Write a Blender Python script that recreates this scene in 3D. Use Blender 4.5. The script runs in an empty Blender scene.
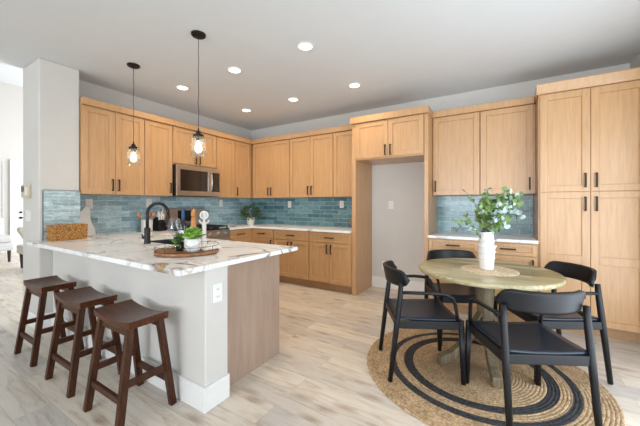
import bpy, bmesh, math, random
from mathutils import Vector, Matrix, Euler
random.seed(7)
PI = math.pi
COL = bpy.context.scene.collection
SC = bpy.context.scene

# ------------------------------------------------------------------ camera
FPX = 298.7
YAW = math.atan2(504 - 320, FPX)
cam_d = bpy.data.cameras.new('camera')
cam_d.sensor_width = 36.0
cam_d.lens = FPX * 36.0 / 640.0
cam_d.shift_y = -(213 - 204.8) / 640.0
cam_d.clip_start = 0.05
cam = bpy.data.objects.new('camera', cam_d)
COL.objects.link(cam)
cam.location = (0, 0, 1.29)
cam.rotation_euler = (PI / 2, 0, YAW)
SC.camera = cam

# ------------------------------------------------------------------ world, lights, exposure
world = bpy.data.worlds.new('sky')
SC.world = world
world.use_nodes = True
wn = world.node_tree.nodes['Background']
wn.inputs['Color'].default_value = (0.80, 0.90, 1.0, 1)
wn.inputs['Strength'].default_value = 2.0
SC.view_settings.view_transform = 'Standard'
SC.view_settings.look = 'None'
SC.view_settings.gamma = 1.0
SC.view_settings.use_curve_mapping = False
SC.view_settings.exposure = 0.0


def area(name, loc, rot, sx, sy, power, color=(1, 1, 1), spread=PI):
    l = bpy.data.lights.new(name, 'AREA')
    l.shape = 'RECTANGLE'
    l.size = sx
    l.size_y = sy
    l.energy = power
    l.color = color
    l.spread = spread
    o = bpy.data.objects.new(name, l)
    COL.objects.link(o)
    o.location = loc
    o.rotation_euler = rot
    return o


# fill lights added at unseen openings: right door, rear window (both assumed), living windows
area('fill_right_assumed_door', (1.08, 1.65, 1.15), (0, PI / 2 + 0.25, -0.45), 2.1, 2.2, 49, (0.86, 0.94, 1.0))  # added fill turned toward the pantry, partly inside the room; its door is assumed
area('fill_rear_assumed_window', (-1.1, -5.9, 1.45), (PI / 2 + 0.95, 0, -0.12), 3.6, 2.3, 400, (0.90, 0.955, 1.0))  # added fill tilted up to brighten the ceiling; the rear window is assumed
area('fill_living_added_window', (-8.4, 5.9, 1.7), (-PI / 2, 0, 0), 5.2, 2.8, 330, (0.97, 0.98, 1.0))  # added to brighten the living room; no such window is in view

# ------------------------------------------------------------------ materials
MATS = {}


def new_mat(name):
    m = bpy.data.materials.new(name)
    m.use_nodes = True
    nt = m.node_tree
    b = nt.nodes['Principled BSDF']
    MATS[name] = m
    return m, nt, b


def N(nt, t, **kw):
    n = nt.nodes.new(t)
    for k, v in kw.items():
        setattr(n, k, v)
    return n


def ramp(nt, stops):
    r = nt.nodes.new('ShaderNodeValToRGB')
    el = r.color_ramp.elements
    while len(el) < len(stops):
        el.new(0.5)
    for e, (p, c) in zip(el, stops):
        e.position = p
        e.color = (c[0], c[1], c[2], 1)
    return r


def mapping(nt, coord='Object', scale=(1, 1, 1), rot=(0, 0, 0)):
    if coord == 'World':
        g = nt.nodes.new('ShaderNodeNewGeometry')
        src = g.outputs['Position']
    else:
        tc = nt.nodes.new('ShaderNodeTexCoord')
        src = tc.outputs[coord]
    mp = nt.nodes.new('ShaderNodeMapping')
    mp.inputs['Scale'].default_value = scale
    mp.inputs['Rotation'].default_value = rot
    nt.links.new(src, mp.inputs['Vector'])
    return mp.outputs['Vector']


def noise(nt, vec, scale, detail=4, rough=0.55, dist=0.0):
    n = nt.nodes.new('ShaderNodeTexNoise')
    n.inputs['Scale'].default_value = scale
    n.inputs['Detail'].default_value = detail
    n.inputs['Roughness'].default_value = rough
    n.inputs['Distortion'].default_value = dist
    nt.links.new(vec, n.inputs['Vector'])
    return n.outputs['Fac']


def mix(nt, fac, a, b, mode='MIX'):
    m = nt.nodes.new('ShaderNodeMix')
    m.data_type = 'RGBA'
    m.blend_type = mode
    for sock, v in ((m.inputs['Factor'], fac), (m.inputs['A'], a), (m.inputs['B'], b)):
        if isinstance(v, (int, float)):
            sock.default_value = v
        elif isinstance(v, tuple):
            sock.default_value = (v[0], v[1], v[2], 1)
        else:
            nt.links.new(v, sock)
    return m.outputs['Result']


def math_n(nt, op, a, b=None, clamp=False):
    m = nt.nodes.new('ShaderNodeMath')
    m.operation = op
    m.use_clamp = clamp
    for i, v in enumerate((a, b)):
        if v is None:
            continue
        if isinstance(v, (int, float)):
            m.inputs[i].default_value = v
        else:
            nt.links.new(v, m.inputs[i])
    return m.outputs[0]


def bump(nt, b, h, strength, dist=0.01):
    n = nt.nodes.new('ShaderNodeBump')
    n.inputs['Strength'].default_value = strength
    n.inputs['Distance'].default_value = dist
    nt.links.new(h, n.inputs['Height'])
    nt.links.new(n.outputs['Normal'], b.inputs['Normal'])


def plain(name, col, rough=0.5, metal=0.0, var=0.04, nscale=30, coat=0.0, bumps=0.0, spec=0.5):
    """a procedural material with a slight irregularity in tone"""
    m, nt, b = new_mat(name)
    v = mapping(nt)
    f = noise(nt, v, nscale, 3)
    lo = tuple(c * (1 - var) for c in col)
    hi = tuple(min(1, c * (1 + var)) for c in col)
    r = ramp(nt, [(0.3, lo), (0.7, hi)])
    nt.links.new(f, r.inputs['Fac'])
    nt.links.new(r.outputs['Color'], b.inputs['Base Color'])
    b.inputs['Roughness'].default_value = rough
    b.inputs['Metallic'].default_value = metal
    b.inputs['Coat Weight'].default_value = coat
    b.inputs['Specular IOR Level'].default_value = spec
    if bumps:
        bump(nt, b, f, bumps, 0.004)
    return m


def wood(name, dark, mid, light, scale=(14, 14, 0.9), rough=0.42, nsc=3.0, fine=0.25, spec=0.5):
    m, nt, b = new_mat(name)
    if name == 'cabinet_maple' or name == 'panel_maple_glare':
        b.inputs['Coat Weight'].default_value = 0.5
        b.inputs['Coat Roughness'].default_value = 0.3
    v = mapping(nt, 'Object', scale)
    f = noise(nt, v, nsc, 6, 0.6, 0.6)
    r = ramp(nt, [(0.28, dark), (0.5, mid), (0.74, light)])
    nt.links.new(f, r.inputs['Fac'])
    v2 = mapping(nt, 'Object', tuple(s * 6 if s > 3 else s * 2 for s in scale))
    f2 = noise(nt, v2, nsc, 3, 0.5)
    r2 = ramp(nt, [(0.35, (1 - fine,) * 3), (0.6, (1, 1, 1))])
    nt.links.new(f2, r2.inputs['Fac'])
    nt.links.new(mix(nt, 1.0, r.outputs['Color'], r2.outputs['Color'], 'MULTIPLY'), b.inputs['Base Color'])
    b.inputs['Roughness'].default_value = rough
    b.inputs['Specular IOR Level'].default_value = spec
    bump(nt, b, f2, 0.06, 0.002)
    return m


wood('cabinet_maple', (0.50, 0.275, 0.118), (0.56, 0.320, 0.146), (0.615, 0.368, 0.178), fine=0.08, rough=0.38)
wood('panel_maple_glare', (0.36, 0.25, 0.185), (0.40, 0.285, 0.215), (0.44, 0.32, 0.25), scale=(6, 6, 0.7), fine=0.06, rough=0.33)  # same maple, with daylight glare on the end panel painted in as taupe
def plank_wood(name, cols, pw, length):
    m, nt, b = new_mat(name)
    v = mapping(nt, 'Object')
    br = N(nt, 'ShaderNodeTexBrick')
    br.offset = 0.43
    br.inputs['Scale'].default_value = 1.0
    br.inputs['Brick Width'].default_value = length
    br.inputs['Row Height'].default_value = pw
    br.inputs['Mortar Size'].default_value = 0.0006
    br.inputs['Color1'].default_value = (0, 0, 0, 1)
    br.inputs['Color2'].default_value = (1, 1, 1, 1)
    nt.links.new(v, br.inputs['Vector'])
    f = noise(nt, mapping(nt, 'Object', (2.2, 22, 16)), 3.0, 6, 0.65, 0.5)
    t = math_n(nt, 'ADD', math_n(nt, 'MULTIPLY', f, 0.70), math_n(nt, 'MULTIPLY', br.outputs['Color'], 0.30))
    r = ramp(nt, [(0.30, cols[0]), (0.5, cols[1]), (0.70, cols[2])])
    nt.links.new(t, r.inputs['Fac'])
    nt.links.new(mix(nt, math_n(nt, 'MULTIPLY', br.outputs['Fac'], 0.4), r.outputs['Color'], (0.15, 0.12, 0.06)), b.inputs['Base Color'])
    b.inputs['Roughness'].default_value = 0.36
    bump(nt, b, f, 0.06, 0.002)


plank_wood('table_oak', ((0.15, 0.115, 0.045), (0.345, 0.29, 0.145), (0.56, 0.50, 0.33)), 0.095, 0.55)
wood('pedestal_oak', (0.12, 0.09, 0.05), (0.19, 0.15, 0.09), (0.27, 0.225, 0.145), scale=(12, 12, 1.6), rough=0.6, fine=0.3)
wood('stool_walnut', (0.045, 0.012, 0.004), (0.085, 0.024, 0.007), (0.14, 0.044, 0.014), scale=(3, 14, 14), rough=0.30, fine=0.35, spec=0.25)
wood('stool_leg_walnut', (0.036, 0.011, 0.004), (0.066, 0.020, 0.007), (0.10, 0.034, 0.012), scale=(14, 14, 2), rough=0.35, fine=0.35, spec=0.25)
wood('board_acacia', (0.10, 0.035, 0.012), (0.30, 0.125, 0.04), (0.48, 0.24, 0.09), scale=(5, 14, 14), rough=0.4, fine=0.25)
wood('utensil_wood', (0.50, 0.20, 0.06), (0.62, 0.27, 0.08), (0.70, 0.34, 0.12), rough=0.5)
plain('wall_paint', (0.635, 0.615, 0.585), 0.75, var=0.012, nscale=6)
plain('ceiling_paint', (0.70, 0.725, 0.742), 0.85, var=0.01, nscale=5)
plain('trim_white', (0.80, 0.80, 0.79), 0.45, var=0.01)
plain('black_metal', (0.018, 0.016, 0.015), 0.38, 0.6, var=0.1)
plain('faucet_black', (0.014, 0.014, 0.015), 0.42, 0.3, var=0.1)
plain('chair_black', (0.007, 0.0078, 0.010), 0.42, var=0.12, nscale=60, spec=0.35)
plain('chair_seat_sky_tint', (0.008, 0.014, 0.028), 0.34, var=0.2, nscale=220, bumps=0.1)  # blue of the sky's reflection is put into the seat's base colour
plain('steel', (0.56, 0.53, 0.50), 0.28, 1.0, var=0.04, nscale=8)
plain('black_glass', (0.012, 0.011, 0.011), 0.06, var=0.05, coat=0.5)
plain('cast_iron', (0.012, 0.012, 0.012), 0.6, var=0.3)
plain('plate_white', (0.82, 0.82, 0.80), 0.35, var=0.01)
plain('slot_grey', (0.16, 0.16, 0.16), 0.5)
plain('ceramic_white', (0.74, 0.735, 0.72), 0.45, var=0.02, nscale=40)
plain('ceramic_cream', (0.78, 0.73, 0.64), 0.5, var=0.03)
plain('keypad_beige', (0.62, 0.56, 0.40), 0.5)
plain('leaf_green', (0.085, 0.20, 0.035), 0.45, var=0.45, nscale=14)
plain('leaf_dark', (0.045, 0.085, 0.022), 0.5, var=0.55, nscale=18)
plain('leaf_bright', (0.22, 0.42, 0.05), 0.4, var=0.35, nscale=25)
plain('leaf_euc', (0.18, 0.28, 0.09), 0.5, var=0.5, nscale=9)
plain('leaf_pale', (0.50, 0.62, 0.62), 0.55, var=0.2, nscale=9)
plain('stem_brown', (0.13, 0.10, 0.045), 0.7)
plain('fabric_white', (0.70, 0.70, 0.70), 0.9, var=0.05, nscale=60)
plain('fabric_grey', (0.42, 0.43, 0.45), 0.9, var=0.08, nscale=60)
plain('dark_leg', (0.03, 0.022, 0.018), 0.4)
plain('soil', (0.05, 0.035, 0.025), 0.95, var=0.4, nscale=80)
plain('linen_white', (0.74, 0.72, 0.68), 0.9, var=0.05, nscale=90)
plain('bottle_glass', (0.008, 0.010, 0.010), 0.08, var=0.05, coat=0.4)
plain('foil_blue', (0.010, 0.045, 0.12), 0.3, 0.5)
plain('label_white', (0.75, 0.76, 0.82), 0.6)
plain('bowl_amber', (0.36, 0.13, 0.02), 0.3, var=0.3)
plain('fruit_yellow', (0.75, 0.47, 0.05), 0.45, var=0.15)
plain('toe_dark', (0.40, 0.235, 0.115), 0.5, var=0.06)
plain('hedge_green', (0.10, 0.20, 0.05), 0.8, var=0.5, nscale=6)
plain('patio', (0.45, 0.44, 0.42), 0.9, var=0.08, nscale=3)
plain('sink_steel', (0.10, 0.11, 0.12), 0.35, 0.7, var=0.1)


def emit(name, col, strength):
    m, nt, b = new_mat(name)
    b.inputs['Base Color'].default_value = (0.9, 0.9, 0.9, 1)
    b.inputs['Emission Color'].default_value = (*col, 1)
    b.inputs['Emission Strength'].default_value = strength
    v = mapping(nt)
    f = noise(nt, v, 3, 1)
    r = ramp(nt, [(0.0, (0.88,) * 3), (1.0, (0.92,) * 3)])
    nt.links.new(f, r.inputs['Fac'])
    nt.links.new(r.outputs['Color'], b.inputs['Base Color'])
    return m


emit('downlight_glow', (1.0, 0.96, 0.90), 6.0)
emit('bulb_glow', (1.0, 0.74, 0.46), 14.0)


def thin_glass(name, tint=(1, 1, 1), gloss=0.12, milk=0.0):
    """clear thin glass: lets light straight through, mirrors a little more at grazing angles"""
    m, nt, b = new_mat(name)
    out = nt.nodes['Material Output']
    tr = N(nt, 'ShaderNodeBsdfTransparent')
    tr.inputs['Color'].default_value = (*tint, 1)
    gl = N(nt, 'ShaderNodeBsdfGlossy')
    gl.inputs['Roughness'].default_value = 0.06
    lw = N(nt, 'ShaderNodeLayerWeight')
    lw.inputs['Blend'].default_value = 0.35
    f = math_n(nt, 'ADD', math_n(nt, 'MULTIPLY', lw.outputs['Facing'], gloss * 3), gloss * 0.4, True)
    mx = N(nt, 'ShaderNodeMixShader')
    nt.links.new(f, mx.inputs[0])
    nt.links.new(tr.outputs[0], mx.inputs[1])
    nt.links.new(gl.outputs[0], mx.inputs[2])
    last = mx
    if milk:
        tl = N(nt, 'ShaderNodeBsdfTranslucent')
        tl.inputs['Color'].default_value = (0.95, 0.93, 0.88, 1)
        m2 = N(nt, 'ShaderNodeMixShader')
        sd = noise(nt, mapping(nt), 60, 2)
        nt.links.new(math_n(nt, 'MULTIPLY', sd, milk * 2), m2.inputs[0])
        nt.links.new(mx.outputs[0], m2.inputs[1])
        nt.links.new(tl.outputs[0], m2.inputs[2])
        last = m2
    nt.links.new(last.outputs[0], out.inputs['Surface'])
    return m


thin_glass('jar_glass', (0.95, 0.94, 0.92), 0.12, 0.05)
thin_glass('clear_glass', (0.93, 0.95, 0.97), 0.10)
thin_glass('window_glass', (0.98, 0.98, 0.98), 0.03)


def tile_mat(name, axis, row=0.0707, width=0.265, c1=(0.062, 0.160, 0.195), c2=(0.205, 0.365, 0.405), mortar=(0.42, 0.50, 0.51), hi=1.45):
    """glossy hand-made subway tile; axis = which world axis runs along the wall"""
    m, nt, b = new_mat(name)
    g = N(nt, 'ShaderNodeNewGeometry')
    sep = N(nt, 'ShaderNodeSeparateXYZ')
    nt.links.new(g.outputs['Position'], sep.inputs[0])
    cmb = N(nt, 'ShaderNodeCombineXYZ')
    nt.links.new(sep.outputs[axis], cmb.inputs['X'])
    nt.links.new(math_n(nt, 'SUBTRACT', sep.outputs['Z'], 0.92), cmb.inputs['Y'])
    br = N(nt, 'ShaderNodeTexBrick')
    br.offset = 0.37
    br.inputs['Scale'].default_value = 1.0
    br.inputs['Brick Width'].default_value = width
    br.inputs['Row Height'].default_value = row
    br.inputs['Mortar Size'].default_value = 0.0030 * row / 0.07
    br.inputs['Mortar Smooth'].default_value = 0.3
    br.inputs['Bias'].default_value = 0.0
    br.inputs['Color1'].default_value = (*c1, 1)
    br.inputs['Color2'].default_value = (*c2, 1)
    br.inputs['Mortar'].default_value = (*mortar, 1)
    nt.links.new(cmb.outputs[0], br.inputs['Vector'])
    mp = N(nt, 'ShaderNodeMapping')
    mp.inputs['Scale'].default_value = (7, 30, 1)
    nt.links.new(cmb.outputs[0], mp.inputs['Vector'])
    f = noise(nt, mp.outputs[0], 1.6, 5, 0.65, 1.0)
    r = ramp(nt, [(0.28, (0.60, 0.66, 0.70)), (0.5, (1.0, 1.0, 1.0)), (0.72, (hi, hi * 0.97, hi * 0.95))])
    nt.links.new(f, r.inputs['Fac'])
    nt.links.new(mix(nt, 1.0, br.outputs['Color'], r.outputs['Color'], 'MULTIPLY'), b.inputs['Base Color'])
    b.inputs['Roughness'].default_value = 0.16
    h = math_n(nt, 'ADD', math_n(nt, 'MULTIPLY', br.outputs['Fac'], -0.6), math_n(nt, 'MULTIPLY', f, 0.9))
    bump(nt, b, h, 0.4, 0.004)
    return m


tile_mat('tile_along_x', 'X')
tile_mat('tile_along_y_lit', 'Y', c1=(0.21, 0.35, 0.42), c2=(0.42, 0.60, 0.68), mortar=(0.66, 0.74, 0.78))  # lit copy of the backsplash tile: left wall's brightness put into the colours
tile_mat('tile_small_glare', 'Y', 0.036, 0.14, (0.28, 0.40, 0.43), (0.50, 0.62, 0.65), (0.64, 0.70, 0.72))  # glare on the wall-end tiles painted in as paler colours


def floor_mat():
    m, nt, b = new_mat('floor_oak')
    v = mapping(nt, 'World')
    br = N(nt, 'ShaderNodeTexBrick')
    br.offset = 0.41
    br.offset_frequency = 2
    br.inputs['Scale'].default_value = 1.0
    br.inputs['Brick Width'].default_value = 1.25
    br.inputs['Row Height'].default_value = 0.185
    br.inputs['Mortar Size'].default_value = 0.0012
    br.inputs['Mortar Smooth'].default_value = 0.3
    br.inputs['Color1'].default_value = (0.0, 0.0, 0.0, 1)
    br.inputs['Color2'].default_value = (1.0, 1.0, 1.0, 1)
    br.inputs['Mortar'].default_value = (0.5, 0.5, 0.5, 1)
    nt.links.new(v, br.inputs['Vector'])
    # every plank gets its own slice of grain
    off = N(nt, 'ShaderNodeVectorMath', operation='MULTIPLY')
    nt.links.new(br.outputs['Color'], off.inputs[0])
    off.inputs[1].default_value = (31.0, 17.0, 9.0)
    add = N(nt, 'ShaderNodeVectorMath', operation='ADD')
    nt.links.new(v, add.inputs[0])
    nt.links.new(off.outputs[0], add.inputs[1])
    mp = N(nt, 'ShaderNodeMapping')
    mp.inputs['Scale'].default_value = (1.6, 12.0, 1)
    nt.links.new(add.outputs[0], mp.inputs['Vector'])
    f = noise(nt, mp.outputs[0], 1.9, 8, 0.66, 0.7)
    r = ramp(nt, [(0.25, (0.37, 0.285, 0.21)), (0.38, (0.55, 0.475, 0.395)), (0.50, (0.66, 0.61, 0.545)), (0.75, (0.715, 0.68, 0.63))])
    nt.links.new(f, r.inputs['Fac'])
    tint = ramp(nt, [(0.0, (0.80, 0.80, 0.82)), (0.5, (0.97, 0.93, 0.88)), (1.0, (1.08, 1.05, 1.0))])
    nt.links.new(br.outputs['Color'], tint.inputs['Fac'])
    c = mix(nt, 1.0, r.outputs['Color'], tint.outputs['Color'], 'MULTIPLY')
    # knots
    mp2 = N(nt, 'ShaderNodeMapping')
    mp2.inputs['Scale'].default_value = (1.5, 4.2, 1)
    nt.links.new(add.outputs[0], mp2.inputs['Vector'])
    vo = N(nt, 'ShaderNodeTexVoronoi')
    vo.inputs['Scale'].default_value = 1.5
    nt.links.new(mp2.outputs[0], vo.inputs['Vector'])
    kn = ramp(nt, [(0.0, (1, 1, 1)), (0.07, (0.85, 0.85, 0.85)), (0.26, (0, 0, 0))])
    nt.links.new(vo.outputs['Distance'], kn.inputs['Fac'])
    kf = math_n(nt, 'MULTIPLY', kn.outputs['Color'], math_n(nt, 'MULTIPLY', noise(nt, mp.outputs[0], 5, 3), 1.3), True)
    c = mix(nt, kf, c, (0.25, 0.155, 0.09))
    # dark seams between planks
    c = mix(nt, math_n(nt, 'MULTIPLY', br.outputs['Fac'], 0.6), c, (0.22, 0.16, 0.11))
    nt.links.new(c, b.inputs['Base Color'])
    b.inputs['Roughness'].default_value = 0.42
    b.inputs['Specular IOR Level'].default_value = 0.5
    bump(nt, b, math_n(nt, 'SUBTRACT', f, br.outputs['Fac']), 0.08, 0.003)


floor_mat()


def marble_mat():
    m, nt, b = new_mat('marble_quartz')
    v = mapping(nt, 'World')
    def vein(scale, width, dist, off):
        mp = N(nt, 'ShaderNodeMapping')
        mp.inputs['Location'].default_value = off
        mp.inputs['Rotation'].default_value = (0.2, 0.1, 0.6)
        mp.inputs['Scale'].default_value = (1.0, 1.7, 1.0)
        nt.links.new(v, mp.inputs['Vector'])
        f = noise(nt, mp.outputs[0], scale, 3, 0.45, dist)
        a = math_n(nt, 'ABSOLUTE', math_n(nt, 'SUBTRACT', f, 0.5))
        r = ramp(nt, [(0.0, (1, 1, 1)), (width * 0.4, (0.5, 0.5, 0.5)), (width, (0, 0, 0))])
        nt.links.new(a, r.inputs['Fac'])
        return r.outputs['Color']
    base = ramp(nt, [(0.35, (0.85, 0.86, 0.87)), (0.6, (0.92, 0.93, 0.94))])
    nt.links.new(noise(nt, v, 2.2, 4), base.inputs['Fac'])
    g1 = vein(1.25, 0.020, 1.1, (3.1, 0.4, 0))
    patch = ramp(nt, [(0.38, (0, 0, 0)), (0.52, (1, 1, 1))])
    nt.links.new(noise(nt, v, 1.9, 2), patch.inputs['Fac'])
    c = mix(nt, math_n(nt, 'MULTIPLY', g1, math_n(nt, 'MULTIPLY', patch.outputs['Color'], 0.9)), base.outputs['Color'], (0.13, 0.12, 0.115))
    g2 = vein(2.6, 0.02, 1.2, (8.1, 2.4, 0))
    c = mix(nt, math_n(nt, 'MULTIPLY', g2, 0.16), c, (0.45, 0.43, 0.42))
    # the golden vein cluster that lies near the free corner of the peninsula slab
    dv = N(nt, 'ShaderNodeVectorMath', operation='DISTANCE')
    nt.links.new(v, dv.inputs[0])
    dv.inputs[1].default_value = (-1.74, 1.10, 0.92)
    near = ramp(nt, [(0.10, (1, 1, 1)), (0.27, (0, 0, 0))])
    nt.links.new(dv.outputs['Value'], near.inputs['Fac'])
    g3 = vein(3.4, 0.055, 0.8, (1.7, 5.2, 0))
    c = mix(nt, math_n(nt, 'MULTIPLY', g3, near.outputs['Color']), c, (0.36, 0.21, 0.07))
    nt.links.new(c, b.inputs['Base Color'])
    b.inputs['Roughness'].default_value = 0.22


marble_mat()


def basket_mat(name, c1, c2):
    m, nt, b = new_mat(name)
    v = mapping(nt, 'Object', (70, 70, 95))
    w = N(nt, 'ShaderNodeTexVoronoi')
    w.inputs['Scale'].default_value = 1.0
    nt.links.new(v, w.inputs['Vector'])
    r = ramp(nt, [(0.15, c2), (0.75, c1)])
    nt.links.new(w.outputs['Distance'], r.inputs['Fac'])
    nt.links.new(r.outputs['Color'], b.inputs['Base Color'])
    b.inputs['Roughness'].default_value = 0.75
    bump(nt, b, w.outputs['Distance'], 0.8, 0.006)


basket_mat('wicker', (0.22, 0.085, 0.018), (0.72, 0.38, 0.11))
basket_mat('seagrass', (0.50, 0.38, 0.24), (0.80, 0.68, 0.50))


def rug_mat():
    m, nt, b = new_mat('jute_rug')
    tc = N(nt, 'ShaderNodeTexCoord')
    sep = N(nt, 'ShaderNodeSeparateXYZ')
    nt.links.new(tc.outputs['Object'], sep.inputs[0])
    r2 = math_n(nt, 'SQRT', math_n(nt, 'ADD', math_n(nt, 'MULTIPLY', sep.outputs['X'], sep.outputs['X']),
                                     math_n(nt, 'MULTIPLY', sep.outputs['Y'], sep.outputs['Y'])))
    rr = math_n(nt, 'DIVIDE', r2, 0.83)
    ringr = ramp(nt, [(0.0, (0, 0, 0)), (0.455 / 0.83, (1, 1, 1)), (0.528 / 0.83, (0, 0, 0)), (0.592 / 0.83, (1, 1, 1)), (0.642 / 0.83, (0, 0, 0))])
    ringr.color_ramp.interpolation = 'CONSTANT'
    nt.links.new(rr, ringr.inputs['Fac'])
    # braid: strands slanted along each coil
    ang = math_n(nt, 'ARCTAN2', sep.outputs['Y'], sep.outputs['X'])
    cmb = N(nt, 'ShaderNodeCombineXYZ')
    nt.links.new(math_n(nt, 'MULTIPLY', ang, 26.0), cmb.inputs['X'])
    nt.links.new(math_n(nt, 'MULTIPLY', r2, 55.0), cmb.inputs['Y'])
    vo = N(nt, 'ShaderNodeTexVoronoi')
    vo.inputs['Scale'].default_value = 1.4
    nt.links.new(cmb.outputs[0], vo.inputs['Vector'])
    tan = ramp(nt, [(0.1, (0.60, 0.43, 0.26)), (0.8, (0.31, 0.20, 0.105))])
    nt.links.new(vo.outputs['Distance'], tan.inputs['Fac'])
    n2 = ramp(nt, [(0.3, (0.82, 0.80, 0.78)), (0.7, (1.12, 1.12, 1.12))])
    nt.links.new(noise(nt, tc.outputs['Object'], 7, 3), n2.inputs['Fac'])
    tanc = mix(nt, 1.0, tan.outputs['Color'], n2.outputs['Color'], 'MULTIPLY')
    blk = ramp(nt, [(0.1, (0.050, 0.050, 0.054)), (0.8, (0.016, 0.016, 0.02))])
    nt.links.new(vo.outputs['Distance'], blk.inputs['Fac'])
    nt.links.new(mix(nt, ringr.outputs['Color'], tanc, blk.outputs['Color']), b.inputs['Base Color'])
    b.inputs['Roughness'].default_value = 0.85
    bump(nt, b, vo.outputs['Distance'], 0.6, 0.006)


rug_mat()


def pattern_fabric():
    m, nt, b = new_mat('fabric_trellis')
    v = mapping(nt, 'Object', (9, 9, 9))
    w = N(nt, 'ShaderNodeTexVoronoi')
    w.feature = 'DISTANCE_TO_EDGE'
    nt.links.new(v, w.inputs['Vector'])
    r = ramp(nt, [(0.05, (0.75, 0.73, 0.68)), (0.12, (0.50, 0.47, 0.40))])
    nt.links.new(w.outputs['Distance'], r.inputs['Fac'])
    nt.links.new(r.outputs['Color'], b.inputs['Base Color'])
    b.inputs['Roughness'].default_value = 0.9


pattern_fabric()


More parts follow.
